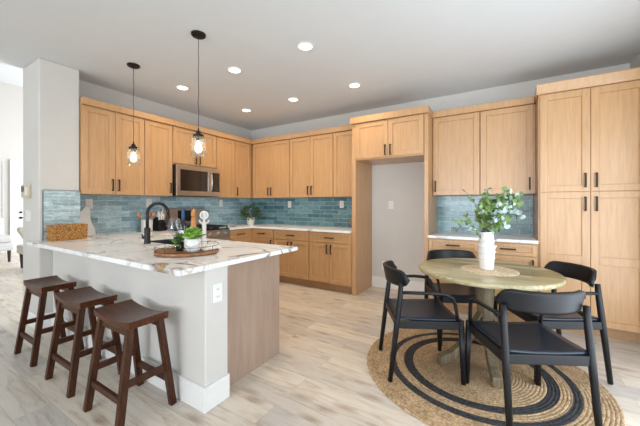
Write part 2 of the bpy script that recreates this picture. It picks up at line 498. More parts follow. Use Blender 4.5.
# ------------------------------------------------------------------ mesh helpers
class MB:
    def __init__(self):
        self.v = []
        self.f = []

    def add(self, vs, fs):
        n = len(self.v)
        self.v += [Vector(p) for p in vs]
        self.f += [tuple(i + n for i in f) for f in fs]
        return self

    def box(self, x0, x1, y0, y1, z0, z1):
        vs = [(x, y, z) for x in (x0, x1) for y in (y0, y1) for z in (z0, z1)]
        return self.add(vs, [(0, 1, 3, 2), (4, 6, 7, 5), (0, 4, 5, 1), (2, 3, 7, 6), (0, 2, 6, 4), (1, 5, 7, 3)])

    def prism(self, pts, d0, d1, fn=None):
        """outline pts (a,b) extruded from d0 to d1; fn maps (a,b,d) to xyz"""
        fn = fn or (lambda a, b, d: (a, b, d))
        n = len(pts)
        vs = [fn(a, b, d0) for a, b in pts] + [fn(a, b, d1) for a, b in pts]
        fs = [tuple(range(n - 1, -1, -1)), tuple(range(n, 2 * n))]
        fs += [(i, (i + 1) % n, n + (i + 1) % n, n + i) for i in range(n)]
        return self.add(vs, fs)

    def tube(self, pts, rad, seg=10, cap=True, sq=1.0):
        """round tube through pts; rad number or list; sq flattens the second axis"""
        pts = [Vector(p) for p in pts]
        rs = rad if isinstance(rad, (list, tuple)) else [rad] * len(pts)
        rings = []
        up = None
        for i, p in enumerate(pts):
            if i == 0:
                t = pts[1] - p
            elif i == len(pts) - 1:
                t = p - pts[i - 1]
            else:
                t = (pts[i + 1] - p).normalized() + (p - pts[i - 1]).normalized()
            t = t.normalized()
            if up is None:
                up = Vector((0, 0, 1)) if abs(t.z) < 0.9 else Vector((1, 0, 0))
            s = t.cross(up).normalized()
            up = s.cross(t).normalized()
            rings.append([p + (s * math.cos(a) + up * math.sin(a) * sq) * rs[i] for a in [2 * PI * k / seg for k in range(seg)]])
        vs = [q for r in rings for q in r]
        fs = []
        for i in range(len(rings) - 1):
            for k in range(seg):
                a = i * seg + k
                b2 = i * seg + (k + 1) % seg
                fs.append((a, b2, b2 + seg, a + seg))
        if cap:
            fs.append(tuple(range(seg - 1, -1, -1)))
            m = (len(rings) - 1) * seg
            fs.append(tuple(range(m, m + seg)))
        return self.add(vs, fs)

    def lathe(self, prof, cx=0, cy=0, cz=0, seg=32, cap=True):
        vs = []
        for r, z in prof:
            for k in range(seg):
                a = 2 * PI * k / seg
                vs.append((cx + r * math.cos(a), cy + r * math.sin(a), cz + z))
        fs = []
        for i in range(len(prof) - 1):
            for k in range(seg):
                a = i * seg + k
                b2 = i * seg + (k + 1) % seg
                fs.append((a, b2, b2 + seg, a + seg))
        if cap:
            fs.append(tuple(range(seg - 1, -1, -1)))
            m = (len(prof) - 1) * seg
            fs.append(tuple(range(m, m + seg)))
        return self.add(vs, fs)

    def bar(self, p0, p1, w0, d0, w1=None, d1=None, side=(1, 0, 0)):
        """rectangular bar from p0 to p1; w along side, d along the third axis"""
        w1 = w0 if w1 is None else w1
        d1 = d0 if d1 is None else d1
        p0, p1 = Vector(p0), Vector(p1)
        t = (p1 - p0).normalized()
        s = Vector(side)
        s = (s - t * s.dot(t)).normalized()
        u = t.cross(s).normalized()
        vs = []
        for p, w, d in ((p0, w0, d0), (p1, w1, d1)):
            for a, b2 in ((-1, -1), (1, -1), (1, 1), (-1, 1)):
                vs.append(p + s * a * w / 2 + u * b2 * d / 2)
        return self.add(vs, [(3, 2, 1, 0), (4, 5, 6, 7), (0, 1, 5, 4), (1, 2, 6, 5), (2, 3, 7, 6), (3, 0, 4, 7)])

    def sphere(self, c, r, seg=14, rings=9, sx=1, sy=1, sz=1):
        prof = []
        for i in range(rings + 1):
            t = PI * i / rings
            prof.append((max(1e-4, r * math.sin(t)), -r * math.cos(t)))
        m = MB().lathe(prof, seg=seg, cap=False)
        return self.add([(c[0] + p.x * sx, c[1] + p.y * sy, c[2] + p.z * sz) for p in m.v], m.f)

    def mapped(self, fn):
        self.v = [Vector(fn(*p)) for p in self.v]
        return self

    def build(self, name, mat, parent=None, origin=None, bevel=0.0, smooth=False, label=None, solid=0.0, subsurf=0, seg=2):
        me = bpy.data.meshes.new(name)
        if origin is None:
            origin = parent.location.copy() if parent is not None else Vector((0, 0, 0))
            p = parent.parent if parent is not None else None
            while p is not None:
                origin += p.location
                p = p.parent
        origin = Vector(origin)
        base = Vector((0, 0, 0))
        p = parent
        while p is not None:
            base += p.location
            p = p.parent
        me.from_pydata([tuple(q - origin) for q in self.v], [], self.f)
        bm = bmesh.new()
        bm.from_mesh(me)
        bmesh.ops.recalc_face_normals(bm, faces=bm.faces)
        bm.to_mesh(me)
        bm.free()
        if smooth:
            for pl in me.polygons:
                pl.use_smooth = True
        me.materials.append(MATS[mat])
        o = bpy.data.objects.new(name, me)
        COL.objects.link(o)
        if parent is not None:
            o.parent = parent
        o.location = origin - base
        if solid:
            md = o.modifiers.new('thickness', 'SOLIDIFY')
            md.thickness = solid
            md.offset = 0
        if subsurf:
            md = o.modifiers.new('smooth', 'SUBSURF')
            md.levels = subsurf
            md.render_levels = subsurf
        if bevel:
            md = o.modifiers.new('edge', 'BEVEL')
            md.width = bevel
            md.segments = seg
            md.limit_method = 'ANGLE'
            md.angle_limit = math.radians(40)
        if label:
            o['label'] = label
        return o


def tag(o, label, cat, group=None, kind=None):
    o['label'] = label
    o['category'] = cat
    if group:
        o['group'] = group
    if kind:
        o['kind'] = kind
    return o


def thing(name, loc, label, cat, group=None, rz=0.0):
    o = bpy.data.objects.new(name, None)
    o.empty_display_size = 0.1
    COL.objects.link(o)
    o.location = loc
    o.rotation_euler = (0, 0, rz)
    return tag(o, label, cat, group)


def structure(name, mb, mat, label=None, bevel=0.0, origin=None, parent=None):
    o = mb.build(name, mat, bevel=bevel, origin=origin, parent=parent)
    if parent is None:
        o['kind'] = 'structure'
    if label:
        o['label'] = label
    return o


def copy_thing(root, loc, rz, label, group=None):
    r = root.copy()
    COL.objects.link(r)
    r.location = loc
    r.rotation_euler = (0, 0, rz)
    r['label'] = label
    if group:
        r['group'] = group
    for ch in list(root.children):
        c = ch.copy()
        COL.objects.link(c)
        c.parent = r
        for g in list(ch.children):
            d = g.copy()
            COL.objects.link(d)
            d.parent = c
    return r


# ------------------------------------------------------------------ room
CEIL = 2.81
XW, YW, XR = -4.40, 4.47, 1.15     # left wall, back wall, right wall of the kitchen
structure('floor', MB().box(-11.6, XR + 0.1, -6.1, 6.1, -0.08, 0), 'floor_oak')
structure('ceiling', MB().box(-4.58, XR + 0.1, -6.1, YW + 0.1, CEIL, CEIL + 0.12), 'ceiling_paint')
structure('wall_back', MB().box(-4.40, XR + 0.1, YW, YW + 0.12, 0, CEIL), 'wall_paint')
structure('wall_left', MB().box(-4.58, XW, 1.45, YW + 0.12, 0, 4.6), 'wall_paint')
structure('wall_left_end', MB().box(-4.58, -4.08, 1.10, 1.45, 0, CEIL), 'wall_paint', bevel=0.012)
# right wall with an assumed, unseen glass door opening
structure('wall_right', MB().box(XR, XR + 0.12, -6.1, 0.65, 0, CEIL).box(XR, XR + 0.12, 3.40, YW + 0.1, 0, CEIL)
          .box(XR, XR + 0.12, 0.65, 3.40, 2.3, CEIL), 'wall_paint')
# rear wall with an assumed wide window opening, out of view
structure('wall_rear', MB().box(-4.58, -3.95, -6.1, -5.98, 0, CEIL).box(0.75, XR, -6.1, -5.98, 0, CEIL)
          .box(-3.95, 0.75, -6.1, -5.98, 2.65, CEIL).box(-3.95, 0.75, -6.1, -5.98, 0, 0.25), 'wall_paint')
# living room shell beyond the kitchen
structure('wall_living_far', MB().box(-11.6, -11.5, -6.1, 1.35, 0, 4.6).box(-11.6, -11.5, 2.36, 6.1, 0, 4.6)
          .box(-11.6, -11.5, 1.35, 2.36, 2.43, 4.6), 'wall_paint')
structure('wall_living_side', MB().box(-11.6, -11.1, 6.0, 6.1, 0, 4.6).box(-5.7, -4.58, 6.0, 6.1, 0, 4.6).box(-11.1, -5.7, 6.0, 6.1, 3.2, 4.6), 'wall_paint')  # unseen window opening added beside the living room fill light
structure('wall_living_rear', MB().box(-11.6, -11.1, -6.1, -5.98, 0, 4.6).box(-5.7, -4.58, -6.1, -5.98, 0, 4.6)
          .box(-11.1, -5.7, -6.1, -5.98, 0, 4.6), 'wall_paint')
structure('wall_bulkhead', MB().box(-4.58, -4.50, -6.1, 1.45, CEIL + 0.12, 4.6), 'wall_paint')
structure('ceiling_living', MB().box(-11.6, -4.50, -6.1, 6.1, 4.6, 4.7), 'ceiling_paint')

# pony wall that carries the peninsula slab
structure('wall_peninsula', MB().box(-4.079, -1.585, 1.21, 1.39, 0, 0.884), 'wall_paint', bevel=0.008)
structure('baseboard_peninsula', MB().box(-4.078, -1.57, 1.194, 1.21, 0, 0.155).box(-1.585, -1.57, 1.21, 1.392, 0, 0.155), 'trim_white', bevel=0.003)
structure('baseboard_back', MB().box(-1.783, -0.850, 4.454, YW, 0, 0.165), 'trim_white', bevel=0.003)
structure('baseboard_left_end', MB().box(-4.58, -4.065, 1.085, 1.10, 0, 0.155).box(-4.08, -4.065, 1.10, 1.193, 0, 0.155), 'trim_white', bevel=0.003)

# tile backsplashes
structure('trim_backsplash_left', MB().box(XW, XW + 0.008, 1.452, YW - 0.009, 0.916, 1.414), 'tile_along_y_lit')
structure('trim_backsplash_back', MB().box(XW + 0.009, -1.845, YW - 0.008, YW, 0.916, 1.414), 'tile_along_x')
structure('trim_backsplash_right', MB().box(-0.799, 0.303, YW - 0.008, YW, 0.916, 1.414), 'tile_along_x')
structure('trim_backsplash_left_end', MB().box(-4.079, -4.070, 1.135, 1.45, 0.916, 1.443), 'tile_small_glare')
structure('trim_tile_edge', MB().box(-4.079, -4.069, 1.127, 1.135, 0.916, 1.443).box(-4.079, -4.069, 1.135, 1.45, 1.443, 1.449), 'slot_grey')

# glass doors/windows of the room (assumed behind and beside the camera; far living room one in view)
def window(name, axis, a0, a1, z0, z1, p, nx):
    fr = MB()
    t = 0.05
    def bx(u0, u1, w0, w1, q0, q1):
        if axis == 'x':
            fr.box(u0, u1, q0, q1, w0, w1)
        else:
            fr.box(q0, q1, u0, u1, w0, w1)
    for k in range(nx + 1):
        u = a0 + (a1 - a0) * k / nx
        lo = max(a0, u - t / 2); hi = min(a1, u + t / 2)
        if k == 0: hi = a0 + t
        if k == nx: lo = a1 - t
        bx(lo, hi, z0, z1, p - 0.03, p + 0.03)
    bx(a0, a1, z0, z0 + t, p - 0.028, p + 0.028)
    bx(a0, a1, z1 - t, z1, p - 0.028, p + 0.028)
    o = fr.build(name, 'trim_white')
    o['kind'] = 'structure'
    return o
window('window_assumed_rear', 'x', -3.95, 0.75, 0.25, 2.65, -6.04, 4)  # assumed rear window, out of view, around the rear fill
window('window_added_living', 'x', -11.1, -5.7, 0.0, 3.2, 6.05, 4)  # living side window added with its fill light, out of view
window('door_assumed_right', 'y', 0.65, 3.40, 0.0, 2.3, XR + 0.06, 2)  # assumed glass door on the right, out of view
w3 = window('window_3', 'y', 1.35, 2.36, 0.5, 2.43, -11.55, 2)
structure('window_4', MB().box(-11.56, -11.54, 1.40, 2.31, 0.55, 2.38), 'window_glass')
structure('wall_living_sill', MB().box(-11.6, -11.5, 1.35, 2.36, 0, 0.5), 'wall_paint')
# far white door with casing
dr = MB().box(-11.5, -11.46, 2.62, 3.52, 0.005, 2.40).build('door_1', 'trim_white', origin=(-11.48, 3.05, 0))
dr['kind'] = 'structure'
dr['label'] = 'white panelled door at the far side of the living room'
MB().box(-11.46, -11.452, 2.74, 3.40, 1.15, 2.28).box(-11.46, -11.452, 2.74, 3.40, 0.2, 0.85).build('panel', 'trim_white', dr, bevel=0.003)
MB().tube([(-11.46, 2.71, 0.93), (-11.40, 2.71, 0.93), (-11.39, 2.86, 0.93)], 0.014, 8).tube([(-11.46, 2.71, 0.93), (-11.445, 2.71, 0.93)], 0.032, 12).build('handle', 'black_metal', dr, label='black lever handle')
MB().tube([(-11.46, 2.71, 1.08), (-11.43, 2.71, 1.08)], 0.03, 12).build('deadbolt', 'black_metal', dr)
structure('trim_door_casing', MB().box(-11.5, -11.455, 2.50, 2.625, 0, 2.52).box(-11.5, -11.47, 2.61, 3.64, 2.41, 2.52).box(-11.5, -11.47, 3.53, 3.64, 0, 2.41), 'trim_white')
structure('baseboard_living', MB().box(-11.5, -11.485, -5.9, 2.49, 0, 0.14), 'trim_white')
structure('patio', MB().box(-18, -11.7, -6, 8, -0.12, -0.04), 'patio')
hd = MB()
for i in range(70):
    hd.sphere((-14.2 + random.uniform(-.35, .35), random.uniform(-1.5, 5.5), random.uniform(0.2, 1.75)), random.uniform(.25, .45), 8, 6)
tag(hd.build('hedge', 'hedge_green', origin=(-14.2, 2, -0.04)), 'green hedge seen outside the far living room window', 'hedge')

# ------------------------------------------------------------------ cabinets
DT = 0.02     # door thickness


def facing(kind, plane):
    """maps (u along the run, z, d outward) to world"""
    if kind == '-Y':
        return lambda u, z, d: (u, plane - d, z)
    if kind == '+Y':
        return lambda u, z, d: (u, plane + d, z)
    return lambda u, z, d: (plane + d, u, z)


def fbox(mb, fn, u0, u1, z0, z1, d0, d1):
    a = fn(u0, z0, d0)
    b = fn(u1, z1, d1)
    mb.box(min(a[0], b[0]), max(a[0], b[0]), min(a[1], b[1]), max(a[1], b[1]), min(a[2], b[2]), max(a[2], b[2]))


def shaker(fn, u0, u1, z0, z1, name, parent, stile=0.062, g=0.0045, mid=None):
    u0 += g / 2; u1 -= g / 2; z0 += g / 2; z1 -= g / 2
    mb = MB()
    st = stile
    rl = min(stile, (z1 - z0) * 0.28)
    fbox(mb, fn, u0, u0 + st, z0, z1, 0.001, DT)
    fbox(mb, fn, u1 - st, u1, z0, z1, 0.001, DT)
    fbox(mb, fn, u0 + st, u1 - st, z0, z0 + rl, 0.001, DT)
    fbox(mb, fn, u0 + st, u1 - st, z1 - rl, z1, 0.001, DT)
    fbox(mb, fn, u0 + st, u1 - st, z0 + rl, z1 - rl, 0.001, DT - 0.011)
    if mid:
        fbox(mb, fn, u0 + st, u1 - st, mid - 0.038, mid + 0.038, DT - 0.011, DT)
    return mb.build(name, 'cabinet_maple', parent, bevel=0.0015, seg=1)


def pull(fn, u, z, parent, vertical=True, L=0.14):
    mb = MB()
    w = 0.015
    if vertical:
        fbox(mb, fn, u - w / 2, u + w / 2, z - L / 2, z + L / 2, DT + 0.022, DT + 0.032)
        for s in (-1, 1):
            c = z + s * (L / 2 - 0.006)
            fbox(mb, fn, u - w / 2, u + w / 2, c - 0.006, c + 0.006, DT, DT + 0.023)
    else:
        fbox(mb, fn, u - L / 2, u + L / 2, z - w / 2, z + w / 2, DT + 0.022, DT + 0.032)
        for s in (-1, 1):
            c = u + s * (L / 2 - 0.006)
            fbox(mb, fn, c - 0.006, c + 0.006, z - w / 2, z + w / 2, DT, DT + 0.023)
    return mb.build('handle', 'black_metal', parent, bevel=0.002, seg=1)


def cabinet(name, label, kind, plane, back, u0, u1, z0, z1, fronts, group=None, toe=False, sides=0.001, stile=0.062, hollow=None):
    """fronts: list of (type, u0, u1, z0, z1, handle_u, handle_z, vertical)"""
    fn = facing(kind, plane)
    depth = abs(plane - back)
    c = fn((u0 + u1) / 2, 0 if toe else z0, -depth / 2)
    t = thing(name, c, label, 'cabinet', group)
    mb = MB()
    zz = 0.115 if toe else z0
    if hollow:
        zt = hollow
    else:
        zt = z1
    fbox(mb, fn, u0 + sides, u1 - sides, zz, zt, -depth, 0)
    mb.build('body', 'cabinet_maple', t)
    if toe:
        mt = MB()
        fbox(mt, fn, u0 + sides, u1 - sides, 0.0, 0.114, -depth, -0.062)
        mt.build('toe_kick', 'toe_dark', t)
    for ft in fronts:
        typ, a, b2, c0, c1, hu, hz, ver = ft
        d = shaker(fn, a, b2, c0, c1, typ, t, stile if typ == 'door' else 0.045, mid=0.75 if (c1 - c0) > 1.2 else None)
        if hu is not None:
            pull(fn, hu, hz, d, ver, 0.14 if ver else 0.15)
    return t


ZU0, ZU1 = 1.415, 2.425
PL = -4.07        # left upper body front (doors add 2 cm)
PB = 4.14         # back upper body front
# left wall uppers
cabinet('wall_cabinet', 'maple wall cabinet with two doors beside the white wall end, left of the faucet', '+X', PL, XW + 0.002, 1.453, 2.150, ZU0, ZU1,
        [('door', 1.455, 1.80, ZU0, ZU1, 1.765, 1.53, True), ('door', 1.80, 2.148, ZU0, ZU1, 1.835, 1.53, True)])
cabinet('wall_cabinet', 'narrow single-door maple wall cabinet just left of the microwave', '+X', PL, XW + 0.002, 2.150, 2.543, ZU0, ZU1,
        [('door', 2.152, 2.541, ZU0, ZU1, 2.505, 1.53, True)])
cabinet('wall_cabinet', 'short two-door maple wall cabinet above the microwave', '+X', PL, XW + 0.002, 2.545, 3.309, 1.875, ZU1,
        [('door', 2.547, 2.946, 1.895, ZU1, 2.91, 1.985, True), ('door', 2.946, 3.307, 1.895, ZU1, 2.982, 1.985, True)])
cabinet('wall_cabinet', 'narrow single-door maple wall cabinet just right of the microwave', '+X', PL, XW + 0.002, 3.311, 3.709, ZU0, ZU1,
        [('door', 3.313, 3.707, ZU0, ZU1, 3.35, 1.53, True)])
cabinet('wall_cabinet', 'narrow maple wall cabinet at the end of the left wall, in the corner', '+X', PL, XW + 0.002, 3.711, YW - 0.002, ZU0, ZU1,
        [('door', 3.713, 4.10, ZU0, ZU1, 3.75, 1.53, True)])
# back wall uppers
cabinet('wall_cabinet', 'two-door maple wall cabinet on the back wall over the potted plant in the corner', '-Y', PB, YW - 0.002, -4.046, -3.158, ZU0, ZU1,
        [('door', -4.028, -3.60, ZU0, ZU1, -3.635, 1.53, True), ('door', -3.60, -3.16, ZU0, ZU1, -3.565, 1.53, True)])
cabinet('wall_cabinet', 'middle two-door maple wall cabinet on the back wall, between corner and fridge niche', '-Y', PB, YW - 0.002, -3.156, -2.298, ZU0, ZU1,
        [('door', -3.154, -2.732, ZU0, ZU1, -2.767, 1.53, True), ('door', -2.732, -2.30, ZU0, ZU1, -2.697, 1.53, True)])
cabinet('wall_cabinet', 'single-door maple wall cabinet against the left side of the fridge niche', '-Y', PB, YW - 0.002, -2.296, -1.846, ZU0, ZU1,
        [('door', -2.294, -1.848, ZU0, ZU1, -1.885, 1.53, True)])
# crown boards
def crown(name, segs, z0, z1, label, origin):
    """segs: list of boxes x0,x1,y0,y1, flared cap on top"""
    mb = MB()
    for x0, x1, y0, y1 in segs:
        mb.box(x0, x1, y0, y1, z0, z1)
    return tag(mb.build(name, 'cabinet_maple', origin=origin, bevel=0.004), label, 'trim')
crown('crown_moulding', [(XW + 0.002, -4.02, 1.453, 4.468), (-4.02, -1.846, 4.09, 4.468)], ZU1 + 0.002, 2.505,
      'maple crown board running along the tops of the left and back wall cabinets', (-3.2, 4.1, ZU1))
crown('crown_moulding', [(-0.799, 0.288, 4.09, 4.468)], ZU1 + 0.002, 2.505,
      'maple crown board on the pair of wall cabinets between fridge niche and tall pantry', (-0.24, 4.1, ZU1))

# fridge niche: two tall side panels and the cabinet between them
fe = thing('refrigerator_surround', (-1.3, 4.16, 0), 'tall maple surround of the empty fridge niche, two floor-standing side panels with a top board', 'cabinet')
MB().box(-1.843, -1.785, 3.86, 4.468, 0, ZU1 + 0.002).build('side_panel', 'cabinet_maple', fe, bevel=0.002)
MB().box(-0.848, -0.801, 3.86, 4.468, 0, ZU1 + 0.002).build('side_panel', 'cabinet_maple', fe, bevel=0.002)
MB().prism([(-1.855, ZU1 + .004), (-0.789, ZU1 + .004), (-0.789, 2.515), (-1.855, 2.515)], 3.815, 4.468, lambda a, b, d: (a, d, b)).build('crown', 'cabinet_maple', fe, bevel=0.004)
cabinet('wall_cabinet', 'deep two-door maple cabinet above the empty fridge niche', '-Y', 3.862, YW - 0.002, -1.783, -0.850, 1.915, ZU1,
        [('door', -1.781, -1.31, 1.93, ZU1, -1.345, 2.02, True), ('door', -1.31, -0.852, 1.93, ZU1, -1.275, 2.02, True)])
# uppers right of the niche
cabinet('wall_cabinet', 'maple wall cabinet right of the fridge niche, its handle at the lower left', '-Y', PB, YW - 0.002, -0.799, -0.250, ZU0, ZU1,
        [('door', -0.797, -0.252, ZU0, ZU1, -0.762, 1.53, True)])
cabinet('wall_cabinet', 'maple wall cabinet left of the tall pantry, its handle at the lower right', '-Y', PB, YW - 0.002, -0.248, 0.303, ZU0, ZU1,
        [('door', -0.246, 0.286, ZU0, ZU1, 0.247, 1.53, True)])
# pantry
pt = cabinet('pantry_cabinet', 'floor-to-crown maple pantry with four doors at the right edge', '-Y', 3.862, YW - 0.002, 0.305, 1.146, 0.115, ZU1 + 0.01,
             [('door', 0.318, 0.716, 1.42, ZU1, 0.675, 1.53, True), ('door', 0.716, 1.115, 1.42, ZU1, 0.757, 1.53, True),
              ('door', 0.318, 0.716, 0.118, 1.42, 0.675, 1.30, True), ('door', 0.716, 1.115, 0.118, 1.42, 0.757, 1.30, True)], toe=True)
MB().prism([(4.466, ZU1 + .012), (3.845, ZU1 + .012), (3.835, 2.455), (3.815, 2.525), (3.815, 2.535), (4.466, 2.535)], 0.290, 1.147,
           lambda a, b, d: (d, a, b)).build('crown', 'cabinet_maple', pt)

# base cabinets: back run
BF = 3.862
def base(u0, u1, label, doors, hu=None, kind='-Y', plane=BF, back=YW - 0.012, group=None):
    mid = (u0 + u1) / 2
    fr = [('drawer', u0 + 0.006, u1 - 0.006, 0.727, 0.872, mid, 0.80, False)]
    if doors == 2:
        fr += [('door', u0 + 0.006, mid, 0.130, 0.720, mid - 0.035, 0.63, True), ('door', mid, u1 - 0.006, 0.130, 0.720, mid + 0.035, 0.63, True)]
    elif doors == 1:
        fr += [('door', u0 + 0.006, u1 - 0.006, 0.130, 0.720, hu, 0.63, True)]
    return cabinet('base_cabinet', label, kind, plane, back, u0, u1, 0.115, 0.884, fr, toe=True, group=group, stile=0.055)
base(-3.800, -3.285, 'single-door maple base cabinet at the inner corner of the back run', 1, -3.325)
base(-3.283, -2.570, 'two-door maple base cabinet in the middle of the back run', 2)
base(-2.568, -1.846, 'two-door maple base cabinet beside the fridge niche panel', 2)
# left run
LX = -3.792
base(3.312, 3.84, 'maple base cabinet between the gas range and the corner', 1, 3.36, '+X', LX, XW + 0.012)
base(2.06, 2.538, 'maple base cabinet left of the gas range, mostly behind the peninsula', 1, 2.1, '+X', LX, XW + 0.012)
tag(MB().box(-4.388, LX, 3.842, 4.458, 0.115, 0.884).box(-4.388, -3.802, 3.842, 4.458, 0, 0.114).build('corner_cabinet', 'cabinet_maple', origin=(-4.1, 4.15, 0)),
    'blind maple corner cabinet under the potted plant', 'cabinet')
# drawers right of the niche
rb = []
for (a, b2, lab) in ((-0.799, -0.236, 'maple drawer cabinet under the right counter, next to the fridge niche'), (-0.234, 0.303, 'maple drawer cabinet under the right counter, next to the tall pantry')):
    mid = (a + b2) / 2
    cabinet('base_cabinet', lab, '-Y', BF, YW - 0.012, a, b2, 0.115, 0.884,
            [('drawer', a + .004, b2 - .004, 0.745, 0.872, mid, 0.81, False)] +
            ([('door', a + .004, mid, 0.130, 0.738, mid - 0.035, 0.63, True), ('door', mid, b2 - .004, 0.130, 0.738, mid + 0.035, 0.63, True)] if a < -0.5 else
             [('door', a + .004, b2 - .004, 0.130, 0.738, b2 - 0.045, 0.64, True)]), toe=True, stile=0.055)
# peninsula cabinets behind the pony wall (doors face the kitchen)
pf = facing('+Y', 2.02)
pc = thing('peninsula_cabinet', (-2.7, 1.7, 0), 'maple cabinet block of the peninsula with a flat end panel facing the dining table', 'cabinet')
MB().box(-4.385, -3.25, 1.452, 2.00, 0.115, 0.884).box(-3.25, -1.68, 1.392, 2.00, 0.115, 0.70).box(-2.42, -1.68, 1.392, 2.00, 0.70, 0.884).box(-3.25, -2.42, 1.392, 1.60, 0.70, 0.884).build('body', 'cabinet_maple', pc)
MB().box(-1.679, -1.66, 1.392, 2.022, 0.0, 0.884).build('end_panel', 'panel_maple_glare', pc, bevel=0.001)
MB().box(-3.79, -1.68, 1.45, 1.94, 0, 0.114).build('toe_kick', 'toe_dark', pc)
pfn = facing('+Y', 2.0)
for a, b2, hu in ((-2.25, -1.69, -2.2), (-2.83, -2.26, -2.3), (-3.40, -2.84, -3.36)):
    d = shaker(pfn, a, b2, 0.13, 0.72, 'door', pc)
    pull(pfn, hu, 0.63, d)
    dd = shaker(pfn, a, b2, 0.727, 0.872, 'drawer', pc, 0.045)
    pull(pfn, (a + b2) / 2, 0.80, dd, False)

# ------------------------------------------------------------------ worktops
T0, T1 = 0.885, 0.916
SXa, SXb, SYa, SYb = -3.22, -2.55, 1.66, 2.02      # sink cut-out
wt = MB()
wt.box(-4.15, -1.565, 1.02, 1.098, T0, T1)
wt.box(-4.078, -1.565, 1.098, 1.45, T0, T1)
wt.box(-4.39, -1.565, 1.452, SYa, T0, T1)
wt.box(-4.39, SXa, SYa, SYb, T0, T1)
wt.box(SXb, -1.565, SYa, SYb, T0, T1)
wt.box(-4.39, -1.565, SYb, 2.165, T0, T1)
wt.box(-4.39, -3.755, 2.165, 2.541, T0, T1)
tag(wt.build('countertop', 'marble_quartz', origin=(-2.8, 1.6, T0)), 'white veined peninsula countertop with golden veins at its free corner, returning along the left wall', 'countertop')
tag(MB().box(-4.39, -3.755, 3.309, 4.46, T0, T1).box(-3.755, -1.846, 3.82, 4.46, T0, T1).build('countertop', 'marble_quartz', origin=(-3, 4.1, T0)),
    'white veined L-shaped countertop along the back wall from range to fridge niche', 'countertop')
tag(MB().box(-0.799, 0.303, 3.82, 4.46, T0, T1).build('countertop', 'marble_quartz', origin=(-.24, 4.1, T0), bevel=0.002),
    'short white countertop between fridge niche and pantry', 'countertop')

# sink
sk = MB()
e = 0.004
x0, x1, y0, y1 = SXa + e, SXb - e, SYa + e, SYb - e - 0.03
zb, zt = 0.712, 0.905
sk.box(x0, x1, y0, y1, zb, zb + .004).box(x0, x0 + .004, y0, y1, zb, zt).box(x1 - .004, x1, y0, y1, zb, zt).box(x0, x1, y0, y0 + .004, zb, zt).box(x0, x1, y1 - .004, y1, zb, zt)
so = thing('sink', ((x0 + x1) / 2, (y0 + y1) / 2, zb), 'dark rectangular undermount sink let into the peninsula countertop', 'sink')
sk.build('basin', 'sink_steel', so)
MB().lathe([(0.045, 0.004), (0.045, 0.008), (0.02, 0.006)], (x0 + x1) / 2, (y0 + y1) / 2, zb, 20).build('drain', 'steel', so)

# faucet
FX, FY = -2.93, 1.58
fa = thing('faucet', (FX, FY, T1), 'matte black gooseneck faucet on the peninsula countertop', 'faucet')
MB().lathe([(0.031, 0), (0.031, 0.012), (0.027, 0.016), (0.027, 0.15), (0.022, 0.155)], FX, FY, T1, 24).build('base', 'faucet_black', fa, smooth=False, bevel=0.001)
arc = [(FX, FY, T1 + 0.155), (FX, FY, T1 + 0.24), (FX, FY, 1.20)]
R_ = 0.105
for k in range(0, 13):
    a = PI - k / 12 * (PI * 1.04)
    arc.append((FX, FY + R_ + R_ * math.cos(a), 1.20 + R_ * math.sin(a)))
MB().tube(arc, 0.0145, 14).build('neck', 'faucet_black', fa, smooth=True)
ex = Vector(arc[-1])
MB().tube([ex, ex + Vector((0, -0.002, -0.04)), ex + Vector((0, 0.004, -0.10))], [0.016, 0.020, 0.021], 16).build('spray_head', 'faucet_black', fa, smooth=False)
MB().tube([(FX - 0.02, FY, 0.975), (FX - 0.055, FY - 0.012, 0.975)], [0.017, 0.017], 14).tube([(FX - 0.05, FY - .01, 0.975), (FX - 0.062, FY - 0.02, 1.005)], 0.006, 8).build('lever', 'faucet_black', fa)

# ------------------------------------------------------------------ microwave
mw = thing('microwave', (-4.18, 2.93, 1.42), 'stainless over-the-range microwave with dark window below the short cabinet', 'microwave')
MX = -3.985
MB().box(-4.39, MX, 2.548, 3.306, 1.42, 1.872).build('body', 'black_metal', mw, bevel=0.004)
MB().box(MX, MX + 0.022, 2.548, 3.15, 1.425, 1.495).box(MX, MX + 0.022, 2.548, 3.15, 1.805, 1.868).box(MX, MX + 0.022, 2.548, 2.605, 1.495, 1.805).box(MX, MX + 0.022, 3.075, 3.15, 1.495, 1.805).build('door', 'steel', mw, bevel=0.002)
MB().box(MX, MX + 0.014, 2.605, 3.075, 1.495, 1.805).build('window', 'black_glass', mw)
MB().box(MX, MX + 0.020, 3.153, 3.297, 1.50, 1.80).build('control_panel', 'black_glass', mw)
MB().box(MX, MX + 0.022, 3.153, 3.306, 1.425, 1.498).box(MX, MX + 0.022, 3.153, 3.306, 1.802, 1.868).box(MX, MX + 0.022, 3.298, 3.306, 1.498, 1.802).build('frame', 'steel', mw)
MB().tube([(MX + 0.02, 3.125, 1.50), (MX + 0.05, 3.125, 1.53), (MX + 0.062, 3.125, 1.65), (MX + 0.05, 3.125, 1.77), (MX + 0.02, 3.125, 1.80)], 0.011, 10).build('handle', 'steel', mw, smooth=True)
MB().box(-4.3, -4.02, 2.62, 3.24, 1.412, 1.42).build('vent_filter', 'slot_grey', mw)

